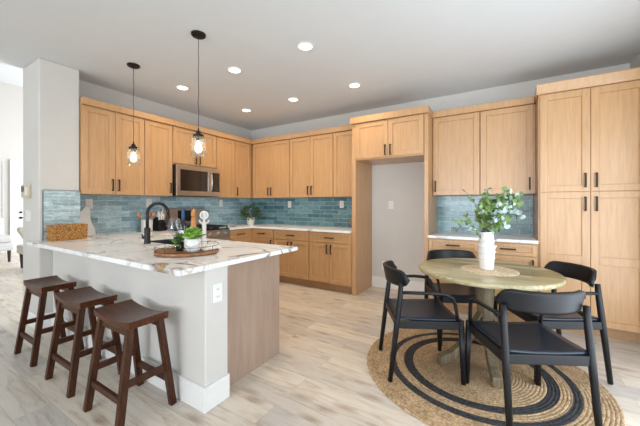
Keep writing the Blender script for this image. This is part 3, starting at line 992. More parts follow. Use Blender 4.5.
# ------------------------------------------------------------------ gas range
rg = thing('gas_range', (-4.05, 2.925, 0), 'stainless gas range with black grates and a raised back panel on the left wall', 'range')
RX = -3.735
MB().box(-4.385, RX, 2.545, 3.305, 0.02, 0.905).build('body', 'steel', rg, bevel=0.003)
MB().box(-4.30, RX + 0.005, 2.55, 3.30, 0.905, 0.922).build('cooktop', 'black_glass', rg)
MB().prism([(RX, 0.79), (RX + 0.035, 0.80), (RX + 0.012, 0.905), (RX, 0.905)], 2.547, 3.303, lambda a, b, d: (a, d, b)).build('control_fascia', 'steel', rg)
for k in range(5):
    yk = 2.64 + k * 0.143
    kb = MB().tube([(RX + 0.022, yk, 0.85), (RX + 0.032, yk, 0.852)], 0.026, 16).tube([(RX + 0.03, yk, 0.852), (RX + 0.062, yk, 0.856)], [0.021, 0.018], 16)
    kb.build('knob', 'steel', rg)
MB().box(RX, RX + 0.03, 2.555, 3.295, 0.24, 0.775).build('oven_door', 'steel', rg, bevel=0.003)
MB().box(RX + .03, RX + 0.033, 2.65, 3.20, 0.34, 0.66).build('oven_window', 'black_glass', rg)
MB().tube([(RX + 0.03, 2.6, 0.73), (RX + 0.075, 2.6, 0.73), (RX + 0.075, 3.25, 0.73), (RX + 0.03, 3.25, 0.73)], 0.011, 10).build('oven_handle', 'steel', rg)
MB().box(RX, RX + 0.028, 2.555, 3.295, 0.05, 0.23).build('storage_drawer', 'steel', rg, bevel=0.003)
for (ya, yb) in ((2.56, 2.79), (2.80, 3.05), (3.06, 3.29)):
    g = MB()
    for yy in (ya + .01, (ya + yb) / 2, yb - .01):
        g.box(-4.27, RX - 0.02, yy - 0.007, yy + 0.007, 0.945, 0.962)
    for xx in (-4.27, -4.12, -3.95, RX - 0.03):
        g.box(xx - .007, xx + .007, ya, yb, 0.943, 0.960)
    for xx in (-4.26, RX - 0.03):
        for yy in (ya + .01, yb - .01):
            g.box(xx - .008, xx + .008, yy - .008, yy + .008, 0.922, 0.945)
    g.build('grate', 'cast_iron', rg)
for xx in (-4.13, -3.90):
    for yy in (2.675, 3.175):
        MB().lathe([(0.05, 0), (0.05, 0.012), (0.035, 0.02), (0.001, 0.022)], xx, yy, 0.922, 20).build('burner', 'cast_iron', rg)
MB().box(-4.388, -4.31, 2.547, 3.303, 0.906, 1.235).build('back_guard', 'steel', rg, bevel=0.006)
MB().box(-4.31, -4.306, 2.79, 3.10, 1.02, 1.20).build('display', 'black_glass', rg, label='dark glass display')

# ------------------------------------------------------------------ recessed downlights and pendants
for i, (x, y) in enumerate([(-1.617, 2.36), (-2.583, 2.36), (-3.545, 2.36), (-1.617, 3.46), (-2.583, 3.46), (-3.52, 3.46)]):
    side = ['right', 'middle', 'left'][i % 3]
    row = 'nearer' if i < 3 else 'farther'
    lab = {0: 'recessed ceiling light, rightmost of the row nearer the camera', 1: 'recessed ceiling light, middle of the row nearer the camera',
           2: 'recessed ceiling light, leftmost of the row nearer the camera', 3: 'recessed ceiling light, rightmost of the row nearer the back wall',
           4: 'recessed ceiling light, middle of the row nearer the back wall', 5: 'recessed ceiling light, leftmost of the row nearer the back wall'}[i]
    t = thing('recessed_light', (x, y, CEIL), lab, 'ceiling light', 'recessed ceiling lights')
    MB().lathe([(0.065, -0.001), (0.082, -0.001), (0.086, -0.006), (0.080, -0.010), (0.062, -0.008), (0.062, -0.001)], x, y, CEIL, 32, cap=False).build('trim_ring', 'trim_white', t)
    MB().lathe([(0.0625, -0.0045), (0.062, -0.0055), (0.0001, -0.0065)], x, y, CEIL, 32).build('lens', 'downlight_glow', t)
    l = bpy.data.lights.new('downlight', 'AREA')
    l.shape = 'DISK'; l.size = 0.11; l.energy = 5.2; l.color = (1.0, 0.79, 0.55); l.spread = math.radians(150)
    lo = bpy.data.objects.new('downlight_lamp', l)
    COL.objects.link(lo); lo.parent = t; lo.location = (0, 0, -0.02)

def pendant(x, y, label, ztop):
    t = thing('pendant_lamp', (x, y, CEIL), label, 'pendant lamp', 'glass jar pendants over the peninsula')
    MB().lathe([(0.062, 0), (0.062, -0.012), (0.055, -0.02), (0.012, -0.024), (0.008, -0.04)], x, y, CEIL - 0.0005, 32).build('canopy', 'black_metal', t, bevel=0.001)
    pts = []
    n = 26
    for k in range(n + 1):
        z = CEIL - 0.03 + (ztop + 0.045 - CEIL + 0.03) * k / n
        pts.append((x + 0.004 * math.sin(k * 1.3) * math.sin(PI * k / n), y + 0.003 * math.cos(k * 0.9) * math.sin(PI * k / n), z))
    MB().tube(pts, 0.0028, 6).build('cord', 'black_metal', t)
    MB().lathe([(0.006, 0.075), (0.008, 0.05), (0.02, 0.047), (0.022, 0.02), (0.045, 0.018), (0.046, -0.006), (0.02, -0.01), (0.018, -0.04)], x, y, ztop, 28).build('socket_cap', 'black_metal', t)
    h = 0.178
    prof = [(0.040, 0.004), (0.050, -0.002), (0.0625, -0.006), (0.0650, -0.014), (0.0650, -h * .5), (0.0650, -h), (0.0625, -h), (0.0625, -0.018), (0.059, -0.011), (0.046, -0.006), (0.037, 0.001)]
    MB().lathe(prof, x, y, ztop, 36, cap=False).build('glass_jar', 'jar_glass', t, smooth=True)
    bl = [(0.013, -0.04), (0.014, -0.055), (0.026, -0.085), (0.0295, -0.105), (0.026, -0.125), (0.014, -0.139), (0.0005, -0.142)]
    MB().lathe(bl, x, y, ztop, 20).build('bulb', 'bulb_glow', t, smooth=True)
pendant(-3.43, 1.702, 'glass jar pendant lamp on a black cord, the farther one, left', 1.900)
pendant(-2.315, 1.696, 'glass jar pendant lamp on a black cord, nearer and higher one, before the microwave', 1.895)

# ------------------------------------------------------------------ outlets, switches, keypad
def outlet(fn, u, z, label, kind='outlet', w=0.075, h=0.12, toggle=False):
    c = fn(u, z, 0)
    t = thing('wall_switch' if toggle else 'power_outlet', c, label, 'switch' if toggle else 'outlet')
    m = MB(); fbox(m, fn, u - w / 2, u + w / 2, z - h / 2, z + h / 2, 0.0005, 0.007)
    m.build('plate', 'plate_white', t, bevel=0.002)
    if toggle:
        m = MB(); fbox(m, fn, u - 0.03, u + 0.03, z - 0.033, z + 0.033, 0.007, 0.010)
        m.build('rocker', 'plate_white', t, bevel=0.001)
    else:
        for s in (-1, 1):
            m = MB(); fbox(m, fn, u - 0.015, u + 0.015, z + s * 0.024 - 0.014, z + s * 0.024 + 0.014, 0.007, 0.0095)
            r = m.build('receptacle', 'plate_white', t, bevel=0.001)
            m = MB()
            fbox(m, fn, u - 0.008, u - 0.005, z + s * 0.024 - 0.005, z + s * 0.024 + 0.007, 0.0095, 0.010)
            fbox(m, fn, u + 0.005, u + 0.008, z + s * 0.024 - 0.005, z + s * 0.024 + 0.007, 0.0095, 0.010)
            m.build('slots', 'slot_grey', r)
lw = facing('+X', XW + 0.008)
bw = facing('-Y', YW - 0.008)
outlet(lw, 1.655, 1.30, 'white outlet on the blue tiles behind the white board')
outlet(lw, 2.39, 1.315, 'white outlet on the blue tiles behind the faucet')
outlet(lw, 3.685, 1.32, 'white outlet on the blue tiles right of the range')
outlet(bw, -3.414, 1.297, 'white outlet on the back wall tiles, near the corner plant')
outlet(bw, -2.319, 1.297, 'white outlet on the back wall tiles, near the fridge niche')
outlet(facing('-Y', YW), -1.475, 1.288, 'white outlet on the bare wall of the fridge niche')
outlet(facing('+X', -1.585), 1.30, 0.72, 'white outlet on the end of the peninsula wall below the countertop')
cf = facing('-Y', 1.10)
outlet(cf, -4.385, 1.17, 'white rocker switch on the wall end below the keypad', w=0.16, h=0.12, toggle=True)
kp = thing('keypad', (-4.40, 1.10, 1.43), 'beige keypad with a grey dial on the white wall end', 'keypad')
m = MB(); fbox(m, cf, -4.515, -4.30, 1.365, 1.505, 0.0005, 0.03); m.build('housing', 'keypad_beige', kp, bevel=0.006)
MB().tube([(-4.44, 1.068, 1.46), (-4.44, 1.058, 1.46)], 0.032, 20).build('dial', 'slot_grey', kp)
m = MB(); fbox(m, cf, -4.385, -4.32, 1.39, 1.48, 0.03, 0.033); m.build('cover', 'plate_white', kp)
wb = thing('water_valve_box', (-1.54, YW, 0.345), 'white recessed water valve box low in the fridge niche', 'valve box')
bb = facing('-Y', YW)
m = MB(); fbox(m, bb, -1.615, -1.475, 0.285, 0.305, .0005, 0.012); fbox(m, bb, -1.615, -1.475, 0.395, 0.415, .0005, 0.012); fbox(m, bb, -1.615, -1.59, 0.305, 0.395, .0005, 0.012); fbox(m, bb, -1.50, -1.475, 0.305, 0.395, .0005, 0.012)
m.build('frame', 'plate_white', wb, bevel=0.002)
m = MB(); fbox(m, bb, -1.59, -1.50, 0.305, 0.395, 0.0005, 0.003); m.build('recess', 'slot_grey', wb)
MB().tube([(-1.545, YW - .004, 0.33), (-1.545, YW - .02, 0.34), (-1.545, YW - .02, 0.37)], 0.008, 8).build('valve', 'steel', wb)

# ------------------------------------------------------------------ bar stools
def make_stool():
    t = thing('bar_stool', (0, 0, 0), '', 'bar stool')
    W, D, ZS = 0.455, 0.235, 0.622
    s = MB()
    n = 16
    nv = 6
    vs, fs = [], []
    for i in range(n + 1):
        u = -1 + 2 * i / n
        top = ZS - 0.026 * (1 - u * u) ** 1.0
        for k in range(nv + 1):
            y = -D / 2 + D * k / nv
            vs.append((u * W / 2, y, top))
    m2 = len(vs)
    for i in range(n + 1):
        u = -1 + 2 * i / n
        bot = ZS - 0.045 - 0.018 * (1 - u * u)
        for k in range(nv + 1):
            y = -D / 2 + D * k / nv
            vs.append((u * W / 2 * 0.985, y * 0.97, bot))
    w = nv + 1
    for i in range(n):
        for k in range(nv):
            a = i * w + k
            fs.append((a, a + w, a + w + 1, a + 1))
            fs.append((m2 + a, m2 + a + 1, m2 + a + w + 1, m2 + a + w))
    for i in range(n):
        for k in (0, nv):
            a = i * w + k
            fs.append((a, a + w, m2 + a + w, m2 + a))
    for k in range(nv):
        for i in (0, n):
            a = i * w + k
            fs.append((a, a + 1, m2 + a + 1, m2 + a))
    s.add(vs, fs).build('seat', 'stool_walnut', t, bevel=0.005)
    tx, ty, bx_, by_ = 0.172, 0.088, 0.198, 0.160
    ztop = ZS - 0.052
    def leg_at(sx, sy, z):
        q = 1 - z / ztop
        return Vector((sx * (tx + (bx_ - tx) * q), sy * (ty + (by_ - ty) * q), z))
    for sx in (-1, 1):
        for sy in (-1, 1):
            MB().bar(leg_at(sx, sy, 0.0), leg_at(sx, sy, ztop), 0.038, 0.038, side=(1, 0, 0)).build('leg', 'stool_leg_walnut', t, bevel=0.003)
    # aprons below the seat
    for sy in (-1, 1):
        a, b2 = leg_at(-1, sy, ztop - 0.025), leg_at(1, sy, ztop - 0.025)
        MB().bar(a, b2, 0.02, 0.045, side=(0, 1, 0)).build('apron', 'stool_leg_walnut', t)
    for sx in (-1, 1):
        z = 0.255
        MB().bar(leg_at(sx, -1, z), leg_at(sx, 1, z), 0.022, 0.038, side=(1, 0, 0)).build('stretcher', 'stool_leg_walnut', t, bevel=0.002)
    for sy in (-1, 1):
        z = 0.17 
        MB().bar(leg_at(-1, sy, z), leg_at(1, sy, z), 0.022, 0.038, side=(0, 1, 0)).build('stretcher', 'stool_leg_walnut', t, bevel=0.002)
    return t
st = make_stool()
st['group'] = 'saddle stools at the peninsula'
st['label'] = 'dark walnut saddle bar stool nearest the camera, at the free end of the peninsula'
st.location = (-2.03, 0.99, 0)
copy_thing(st, (-2.68, 0.99, 0), 0.0, 'dark walnut saddle bar stool in the middle of the three')
copy_thing(st, (-3.40, 0.99, 0), 0.0, 'dark walnut saddle bar stool farthest left, near the white wall end')

# ------------------------------------------------------------------ rug
RGX, RGY = -0.200, 2.63
prof = []
coils = 40
for i in range(coils):
    r0 = 0.83 * (coils - i) / coils
    dr_ = 0.83 / coils
    if i == 0:
        prof += [(r0 - .002, 0.0), (r0, 0.004)]
    for k in range(1, 4):
        prof.append((r0 - dr_ * k / 4, 0.0105 + 0.0025 * math.sin(PI * k / 4)))
    prof.append((max(1e-3, r0 - dr_), 0.0095))
tag(MB().lathe(prof, RGX, RGY, 0.001, 128).build('rug', 'jute_rug', origin=(RGX, RGY, 0.0), smooth=False), 'round braided jute rug with two black rings under the dining table', 'rug')
FLR = 0.0135

# ------------------------------------------------------------------ dining table
TX, TY, TZ = -0.135, 2.83, 0.757
tb = thing('dining_table', (TX, TY, FLR), 'round weathered oak pedestal dining table on the braided rug', 'table')
prof = [(0.505, TZ - 0.036), (0.516, TZ - 0.032), (0.522, TZ - 0.02), (0.522, TZ - 0.006), (0.516, TZ), (0.001, TZ)]
top = MB().lathe(prof, TX, TY, 0, 72).build('tabletop', 'table_oak', tb)
MB().lathe([(0.13, TZ - 0.075), (0.13, TZ - 0.0365)], TX, TY, 0, 24).build('collar', 'pedestal_oak', tb)
prof = [(0.05, 0.14), (0.066, 0.16), (0.070, 0.20), (0.066, 0.26), (0.056, 0.30), (0.055, 0.38), (0.066, 0.50), (0.070, 0.56), (0.062, 0.60), (0.074, 0.62), (0.074, 0.65), (0.064, 0.683)]
MB().lathe(prof, TX, TY, 0, 32).build('column', 'pedestal_oak', tb, smooth=True)
for a in (283, 224, 103, 44):
    ar = math.radians(a)
    dx, dy = math.cos(ar), math.sin(ar)
    rs = [(0.03, 0.40), (0.085, 0.33), (0.135, 0.235), (0.215, 0.14), (0.32, 0.080), (0.43, 0.050)]
    thick = [0.05, 0.075, 0.085, 0.085, 0.075, 0.070]
    mb = MB()
    vs = []
    wd = 0.065
    for (r, z), th in zip(rs, thick):
        for s in (-1, 1):
            for uu in (-1, 1):
                vs.append((TX + dx * r - dy * s * wd / 2, TY + dy * r + dx * s * wd / 2, max(FLR + 0.001, z + uu * th / 2 + 0.0)))
    fs = []
    for i in range(len(rs) - 1):
        b0 = i * 4
        fs += [(b0, b0 + 1, b0 + 5, b0 + 4), (b0 + 2, b0 + 6, b0 + 7, b0 + 3), (b0, b0 + 4, b0 + 6, b0 + 2), (b0 + 1, b0 + 3, b0 + 7, b0 + 5)]
    e0 = (len(rs) - 1) * 4
    fs += [(0, 2, 3, 1), (e0, e0 + 1, e0 + 3, e0 + 2)]
    mb.add(vs, fs).build('foot', 'pedestal_oak', tb, bevel=0.010, seg=3)

# placemat + vase + branches
MX0, MY0 = -0.105, 2.79
mp_ = []
for i in range(14):
    r0 = 0.21 * (14 - i) / 14
    if i == 0:
        mp_ += [(r0, 0.0005), (r0, 0.003)]
    mp_ += [(r0 - 0.0075, 0.0058), (max(1e-3, r0 - 0.015), 0.0042)]
tag(MB().lathe(mp_, MX0, MY0, TZ, 48).build('placemat', 'seagrass', origin=(MX0, MY0, TZ)), 'round woven straw placemat under the white vase', 'placemat')
VX, VY, VZ = -0.122, 2.81, TZ + 0.0062
vp = [(0.046, 0), (0.051, 0.003), (0.054, 0.04), (0.058, 0.088), (0.063, 0.092), (0.063, 0.098), (0.058, 0.102), (0.061, 0.135), (0.067, 0.140), (0.067, 0.147), (0.060, 0.151),
      (0.064, 0.182), (0.074, 0.187), (0.074, 0.195), (0.056, 0.199), (0.053, 0.208), (0.057, 0.228), (0.061, 0.232), (0.061, 0.239), (0.053, 0.243), (0.0515, 0.30), (0.053, 0.305),
      (0.048, 0.305), (0.046, 0.28), (0.046, 0.1), (0.001, 0.1)]
tag(MB().lathe(vp, VX, VY, VZ, 40).build('vase', 'ceramic_white', origin=(VX, VY, VZ), bevel=0.0008), 'tall white ridged ceramic vase on the dining table', 'vase')


def leaf(mb, c, d, n, L, W, cup=0.15):
    """rounded leaf: c base point, d direction, n normal"""
    d = d.normalized()
    s = d.cross(n).normalized()
    n = s.cross(d).normalized()
    pts = [c]
    for (t, w) in ((0.18, 0.7), (0.5, 1.0), (0.82, 0.68)):
        pts.append(c + d * L * t + s * W / 2 * w + n * cup * W * (w - .3))
    pts.append(c + d * L)
    for (t, w) in ((0.82, 0.68), (0.5, 1.0), (0.18, 0.7)):
        pts.append(c + d * L * t - s * W / 2 * w + n * cup * W * (w - .3))
    mid = c + d * L * 0.5
    mb.add(pts + [mid], [(8, i, (i + 1) % 8) for i in range(8)])


def rnd_dir():
    while True:
        v = Vector((random.uniform(-1, 1), random.uniform(-1, 1), random.uniform(-1, 1)))
        if 0.1 < v.length < 1:
            return v.normalized()


RV = Vector((math.cos(YAW), math.sin(YAW), 0))     # the table's sideways direction, used for branch spread
FV = Vector((-math.sin(YAW), math.cos(YAW), 0))


def branch(name, a, b, c, n, size, label, mats=('leaf_euc',), group=None, cat='branch', pale=0.25, twigs=5):
    """a curved stem a->b->c with twigs and round leaves"""
    a, b, c = Vector(a), Vector(b), Vector(c)
    t = thing(name, a, label, cat, group)
    def P(s): return a * (1 - s) ** 2 + b * 2 * s * (1 - s) + c * s * s
    st = MB()
    st.tube([P(k / 8) for k in range(9)], [0.0030 * (1 - 0.07 * k) for k in range(9)], 6)
    g, p = MB(), MB()
    paths = [(P, 0.42, 1.0, n)]
    for k in range(twigs):
        s0 = random.uniform(0.40, 0.85)
        q0 = P(s0)
        dirn = (rnd_dir() + (P(min(1, s0 + .1)) - P(s0)).normalized() * 0.9 + Vector((0, 0, .25))).normalized()
        q1 = q0 + dirn * random.uniform(0.06, 0.11)
        st.tube([q0, q1], 0.0015, 5)
        paths.append((lambda s, q0=q0, q1=q1: q0.lerp(q1, s), 0.2, 1.0, max(4, n // 3)))
    for (fn, s0, s1, m) in paths:
        for k in range(m):
            s = s0 + (s1 - s0) * k / max(1, m - 1)
            q = fn(s)
            d = (rnd_dir() + Vector((0, 0, 0.2))).normalized()
            L = size * random.uniform(0.65, 1.15)
            leaf(p if random.random() < pale else g, q, d, rnd_dir(), L, L * random.uniform(0.8, 1.0))
    st.build('stem', 'stem_brown', t)
    g.build('leaves', mats[0], t)
    if p.v:
        p.build('leaves', 'leaf_pale', t, label='pale blue-green leaves')
    return t


V0 = Vector((VX, VY, VZ + 0.29))
def vp_(r, u, f=0.0): return V0 + RV * r + FV * f + Vector((0, 0, u))
low = Vector((0, 0, -0.17))
GB = 'eucalyptus branches in the vase'
branch('eucalyptus_branch', V0 + low, vp_(-0.06, 0.13), vp_(-0.29, 0.11, -0.02), 26, 0.034, 'eucalyptus branch reaching far to the left out of the white vase', pale=0.1, twigs=2)
branch('eucalyptus_branch', V0 + low + RV * .006, vp_(-0.05, 0.28), vp_(-0.19, 0.37, 0.03), 8, 0.030, 'thin eucalyptus branch rising to the upper left of the vase', pale=0.35, twigs=2)
branch('eucalyptus_branch', V0 + low - RV * .006, vp_(-0.05, 0.05), vp_(-0.17, 0.03, -0.05), 8, 0.04, 'pale-leaved sprig drooping beside the left rim of the vase', pale=0.75, twigs=1)
for (r1, u1, r2, u2, f2, pl) in ((0.0, 0.15, 0.02, 0.37, 0.02, .15), (0.05, 0.18, 0.15, 0.36, -0.03, .3), (0.09, 0.18, 0.25, 0.30, 0.03, .15), (0.08, 0.12, 0.17, 0.19, -0.08, .55),
                                 (-0.02, 0.14, -0.07, 0.20, -0.05, .1), (0.03, 0.10, 0.07, 0.26, 0.08, .2), (0.02, 0.08, 0.05, 0.13, -0.08, .35), (0.05, 0.10, 0.12, 0.24, -0.05, .6), (0.0, 0.08, -0.03, 0.13, 0.04, .05), (0.06, 0.14, 0.13, 0.30, 0.05, .2)):
    branch('eucalyptus_branch', V0 + low + Vector((random.uniform(-.015, .015), random.uniform(-.015, .015), 0)), vp_(r1, u1, f2 / 2), vp_(r2, u2, f2), 26, 0.048,
           'leafy eucalyptus branch in the dense middle and right of the vase bouquet', group=GB, pale=pl, twigs=5)

# ------------------------------------------------------------------ dining chairs
def make_chair():
    t = thing('dining_chair', (0, 0, 0), '', 'chair')
    # local frame: faces +x, back feet at x=0, front feet at x=0.51
    HW = 0.235
    ZSeat = 0.445
    for s in (-1, 1):
        # back post: splays backwards to the floor, forward lean up to the backrest
        MB().tube([(0.0, s * HW, 0.0), (0.05, s * (HW - .004), 0.42), (0.075, s * (HW - .006), 0.62), (0.080, s * (HW - .010), 0.705)], [0.0165, 0.0205, 0.019, 0.0165], 14).build('leg', 'chair_black', t, smooth=True)
        # front leg runs up to the seat
        MB().tube([(0.515, s * (HW + .012), 0.0), (0.50, s * (HW + .004), ZSeat + .004)], [0.0165, 0.0205], 14).build('leg', 'chair_black', t, smooth=True)
        # arm: leaves the post, runs forward and bends down into the seat rail
        pts = [(0.075, s * (HW - .004), 0.640), (0.18, s * (HW + .018), 0.645), (0.30, s * (HW + .026), 0.645), (0.385, s * (HW + .024), 0.638), (0.435, s * (HW + .018), 0.612),
               (0.458, s * (HW + .012), 0.56), (0.470, s * (HW + .006), 0.50), (0.478, s * (HW + .002), 0.445)]
        MB().tube(pts, [0.012, 0.0125, 0.013, 0.013, 0.013, 0.0125, 0.012, 0.012], 12).build('armrest', 'chair_black', t, smooth=True)
    # seat: shallow dished panel, narrower at the back
    n, m2 = 12, 12
    vs, fs = [], []
    for i in range(n + 1):
        a = i / n
        x = 0.055 + 0.445 * a
        hw = (HW - 0.012) + 0.016 * a
        for k in range(m2 + 1):
            b = -1 + 2 * k / m2
            z = ZSeat + 0.006 - 0.012 * (1 - b * b) - 0.006 * math.sin(PI * a)
            vs.append((x, b * hw, z))
    for i in range(n):
        for k in range(m2):
            q = i * (m2 + 1) + k
            fs.append((q, q + m2 + 1, q + m2 + 2, q + 1))
    MB().add(vs, fs).build('seat', 'chair_seat_sky_tint', t, smooth=True, solid=0.016)
    # rails
    rail = MB()
    z0, z1 = ZSeat - 0.062, ZSeat - 0.006
    rail.bar((0.052, -HW + .01, (z0 + z1) / 2), (0.052, HW - .01, (z0 + z1) / 2), 0.022, z1 - z0)
    rail.bar((0.497, -HW, (z0 + z1) / 2), (0.497, HW, (z0 + z1) / 2), 0.022, z1 - z0)
    for s in (-1, 1):
        rail.bar((0.06, s * (HW - .002), (z0 + z1) / 2), (0.49, s * (HW + .003), (z0 + z1) / 2), 0.022, z1 - z0, side=(0, 1, 0))
    rail.build('seat_rail', 'chair_black', t, bevel=0.004)
    # curved backrest with rounded ends
    vs, fs = [], []
    n = 28
    rows = 8
    for i in range(n + 1):
        b = -1 + 2 * i / n
        y = b * 0.242
        x = 0.010 + 0.118 * abs(b) ** 2.1
        # rounded outline
        k = max(0.0, (abs(b) - 0.74) / 0.26)
        half = 0.060 * math.sqrt(max(0.02, 1 - k ** 2.4))
        for j in range(rows + 1):
            c = -1 + 2 * j / rows
            z = 0.735 + c * half
            vs.append((x - 0.012 * c, y, z))
    for i in range(n):
        for j in range(rows):
            q = i * (rows + 1) + j
            fs.append((q, q + 1, q + rows + 2, q + rows + 1))
    MB().add(vs, fs).build('backrest', 'chair_black', t, smooth=True, solid=0.022)
    return t


CZ = FLR + 0.001
th29 = math.radians(28.5)
GC = 'black armchairs around the dining table'
ch = make_chair()
ch['group'] = GC
def put(root, bx_, by_, ang):
    """bx,by = midpoint between the back feet"""
    return (bx_, by_, CZ), ang
# left chair
loc, ang = put(ch, -0.815, 2.315, th29)
ch.location = loc; ch.rotation_euler = (0, 0, ang)
ch['label'] = 'black armchair left of the dining table, turned side-on with its back to the left'
copy_thing(ch, (0.235, 2.045, CZ), th29 + PI / 2, 'black armchair nearest the camera, its curved back toward us')
copy_thing(ch, (0.535, 3.11, CZ), th29 + PI + 0.0, 'black armchair on the right side of the table, in front of the pantry')
copy_thing(ch, (-0.52, 3.45, CZ), th29 - PI / 2, 'black armchair behind the table, in front of the drawer cabinets')

# ------------------------------------------------------------------ things on the counters
C1 = T1 + 0.0005
# wicker basket
bk = thing('wicker_basket', (-3.985, 1.31, C1), 'honey-brown woven rectangular basket on the counter against the wall end', 'basket')
bx0, bx1, by0, by1, bh = -4.062, -3.905, 1.150, 1.465, 0.155
m = MB()
for q in range(9):
    z = q * bh / 9
    o_ = 0.006 + 0.004 * (q % 2) + 0.002 * q / 9
    m.box(bx0 + .012 - o_, bx1 - .012 + o_, by0 + .012 - o_, by0 + .026 - o_, z + C1, z + C1 + bh / 9)
    m.box(bx0 + .012 - o_, bx1 - .012 + o_, by1 - .026 + o_, by1 - .012 + o_, z + C1, z + C1 + bh / 9)
    m.box(bx0 + .012 - o_, bx0 + .026 - o_, by0 + .026 - o_, by1 - .026 + o_, z + C1, z + C1 + bh / 9)
    m.box(bx1 - .026 + o_, bx1 - .012 + o_, by0 + .026 - o_, by1 - .026 + o_, z + C1, z + C1 + bh / 9)
m.box(bx0 + .02, bx1 - .02, by0 + .02, by1 - .02, C1, C1 + 0.008)
m.build('weave', 'wicker', bk, bevel=0.003)
zr = C1 + bh
m = MB().tube([(bx0 + .008, by0 + .008, zr), (bx1 - .008, by0 + .008, zr), (bx1 - .008, by1 - .008, zr), (bx0 + .008, by1 - .008, zr), (bx0 + .008, by0 + .008, zr)], 0.009, 8)
m.build('rim', 'wicker', bk)

# white board leaning on the tiles
pts = [(1.505, 0), (1.700, 0), (1.690, 0.08), (1.660, 0.16), (1.650, 0.22), (1.655, 0.29), (1.645, 0.345), (1.60, 0.355), (1.585, 0.33), (1.56, 0.30), (1.52, 0.28), (1.508, 0.2)]
def lean(a, b, d): return (-4.33 - b * 0.12 + d, a, C1 + b)
tag(MB().prism(pts, 0, 0.016, lean).build('serving_board', 'plate_white', origin=(-4.33, 1.6, C1), bevel=0.003), 'white curved serving board leaning against the blue tiles beside the basket', 'board')

# utensil crock
KX, KY = -4.24, 2.28
cr = thing('utensil_crock', (KX, KY, C1), 'white ceramic crock behind the faucet, holding wooden utensils', 'crock')
MB().lathe([(0.068, 0), (0.072, 0.004), (0.072, 0.165), (0.067, 0.165), (0.065, 0.02), (0.001, 0.015)], KX, KY, C1, 32).build('pot', 'ceramic_white', cr)
MB().lathe([(0.0725, 0.012), (0.0735, 0.014), (0.0735, 0.02), (0.0725, 0.022)], KX, KY, C1, 32).build('band', 'ceramic_cream', cr)
for (dx, dy, hd_, lab) in ((-0.02, -0.085, 'round', 'wooden spoon leaning left out of the white crock'), (0.02, 0.08, 'flat', 'wooden spatula leaning right out of the white crock'), (-.03, 0.045, 'flat', 'pale wooden spatula at the back of the white crock')):
    b0 = Vector((KX - dx * .3, KY - dy * .3, C1 + 0.022)); b1 = Vector((KX + dx, KY + dy, C1 + 0.22))
    u = thing('wooden_utensil', b0, lab, 'utensil')
    MB().tube([b0, b1], 0.006, 8).build('handle', 'utensil_wood', u)
    MB().sphere(b1 + (b1 - b0).normalized() * .02, 0.026, 12, 8, 0.5, 1.0, 1.25).build('head', 'utensil_wood', u)

# knife block
kx, ky = -4.22, 2.445
kb = thing('knife_block', (kx, ky, C1), 'black knife block with pale-handled knives between crock and range', 'knife block')
MB().prism([(-0.09, 0), (0.07, 0), (0.085, 0.12), (0.0, 0.2), (-0.07, 0.17)], ky - 0.05, ky + 0.05, lambda a, b, d: (kx + a, d, C1 + b)).build('block', 'black_metal', kb, bevel=0.004)
for (a, b, yy) in ((0.045, 0.16, -0.03), (0.045, 0.16, 0.0), (0.045, 0.16, 0.03), (0.0, 0.195, -0.02), (0.0, 0.195, 0.02)):
    d = Vector((0.25, 0, 0.97))
    p0 = Vector((kx + a, ky + yy, C1 + b))
    MB().bar(p0, p0 + d * 0.085, 0.014, 0.020).build('knife_handle', 'linen_white', kb, bevel=0.003, label='pale knife handle')

# potted plant in the corner
PX, PY = -4.02, 4.06
pp = thing('potted_plant', (PX, PY, C1), 'bushy dark green plant in a cream pot on the counter in the back corner', 'potted plant')
MB().lathe([(0.055, 0), (0.058, 0.005), (0.080, 0.125), (0.082, 0.14), (0.076, 0.14), (0.072, 0.115), (0.001, 0.115)], PX, PY, C1, 28).build('pot', 'ceramic_cream', pp)
MB().lathe([(0.073, 0.116), (0.001, 0.122)], PX, PY, C1, 20).build('soil', 'soil', pp)
g, g2 = MB(), MB()
for k in range(620):
    d = rnd_dir()
    r = random.uniform(0.3, 1.0) ** 0.5
    c = Vector((PX + d.x * 0.185 * r, PY + d.y * 0.185 * r, C1 + 0.225 + d.z * 0.135 * r))
    leaf(g if random.random() < 0.8 else g2, c, (d + rnd_dir() * .7 + Vector((0, 0, -.1))), rnd_dir(), random.uniform(0.025, 0.045), random.uniform(0.014, 0.022))
g.build('foliage', 'leaf_dark', pp)
g2.build('foliage', 'leaf_green', pp, label='lighter green leaves')
stm = MB()
for k in range(14):
    d = rnd_dir()
    stm.tube([(PX + d.x * .02, PY + d.y * .02, C1 + 0.115), (PX + d.x * 0.06, PY + d.y * .06, C1 + 0.18), (PX + d.x * 0.12, PY + d.y * .12, C1 + 0.21 + d.z * .04)], 0.002, 5)
stm.build('stems', 'stem_brown', pp)

# fruit bowl half hidden by the niche panel
bw_ = (-1.96, 4.22)
tag(MB().lathe([(0.03, 0), (0.032, 0.01), (0.05, 0.03), (0.085, 0.085), (0.095, 0.125), (0.088, 0.125), (0.07, 0.08), (0.03, 0.035), (0.001, 0.03)], bw_[0], bw_[1], C1, 28).build('fruit_bowl', 'bowl_amber', origin=(*bw_, C1)),
    'amber brown bowl on the back counter, half hidden by the fridge niche panel', 'bowl')
for (dx, dy, dz, lab) in ((-0.028, 0.0, 0.115, 'yellow fruit on the left in the amber bowl'), (0.036, 0.01, 0.115, 'yellow fruit on the right in the amber bowl')):
    m = MB().sphere((bw_[0] + dx, bw_[1] + dy, C1 + dz), 0.034, 12, 8, 1, 1, 0.9)
    tag(m.build('fruit', 'fruit_yellow', origin=(bw_[0] + dx, bw_[1] + dy, C1 + dz - .03), smooth=True), lab, 'fruit')

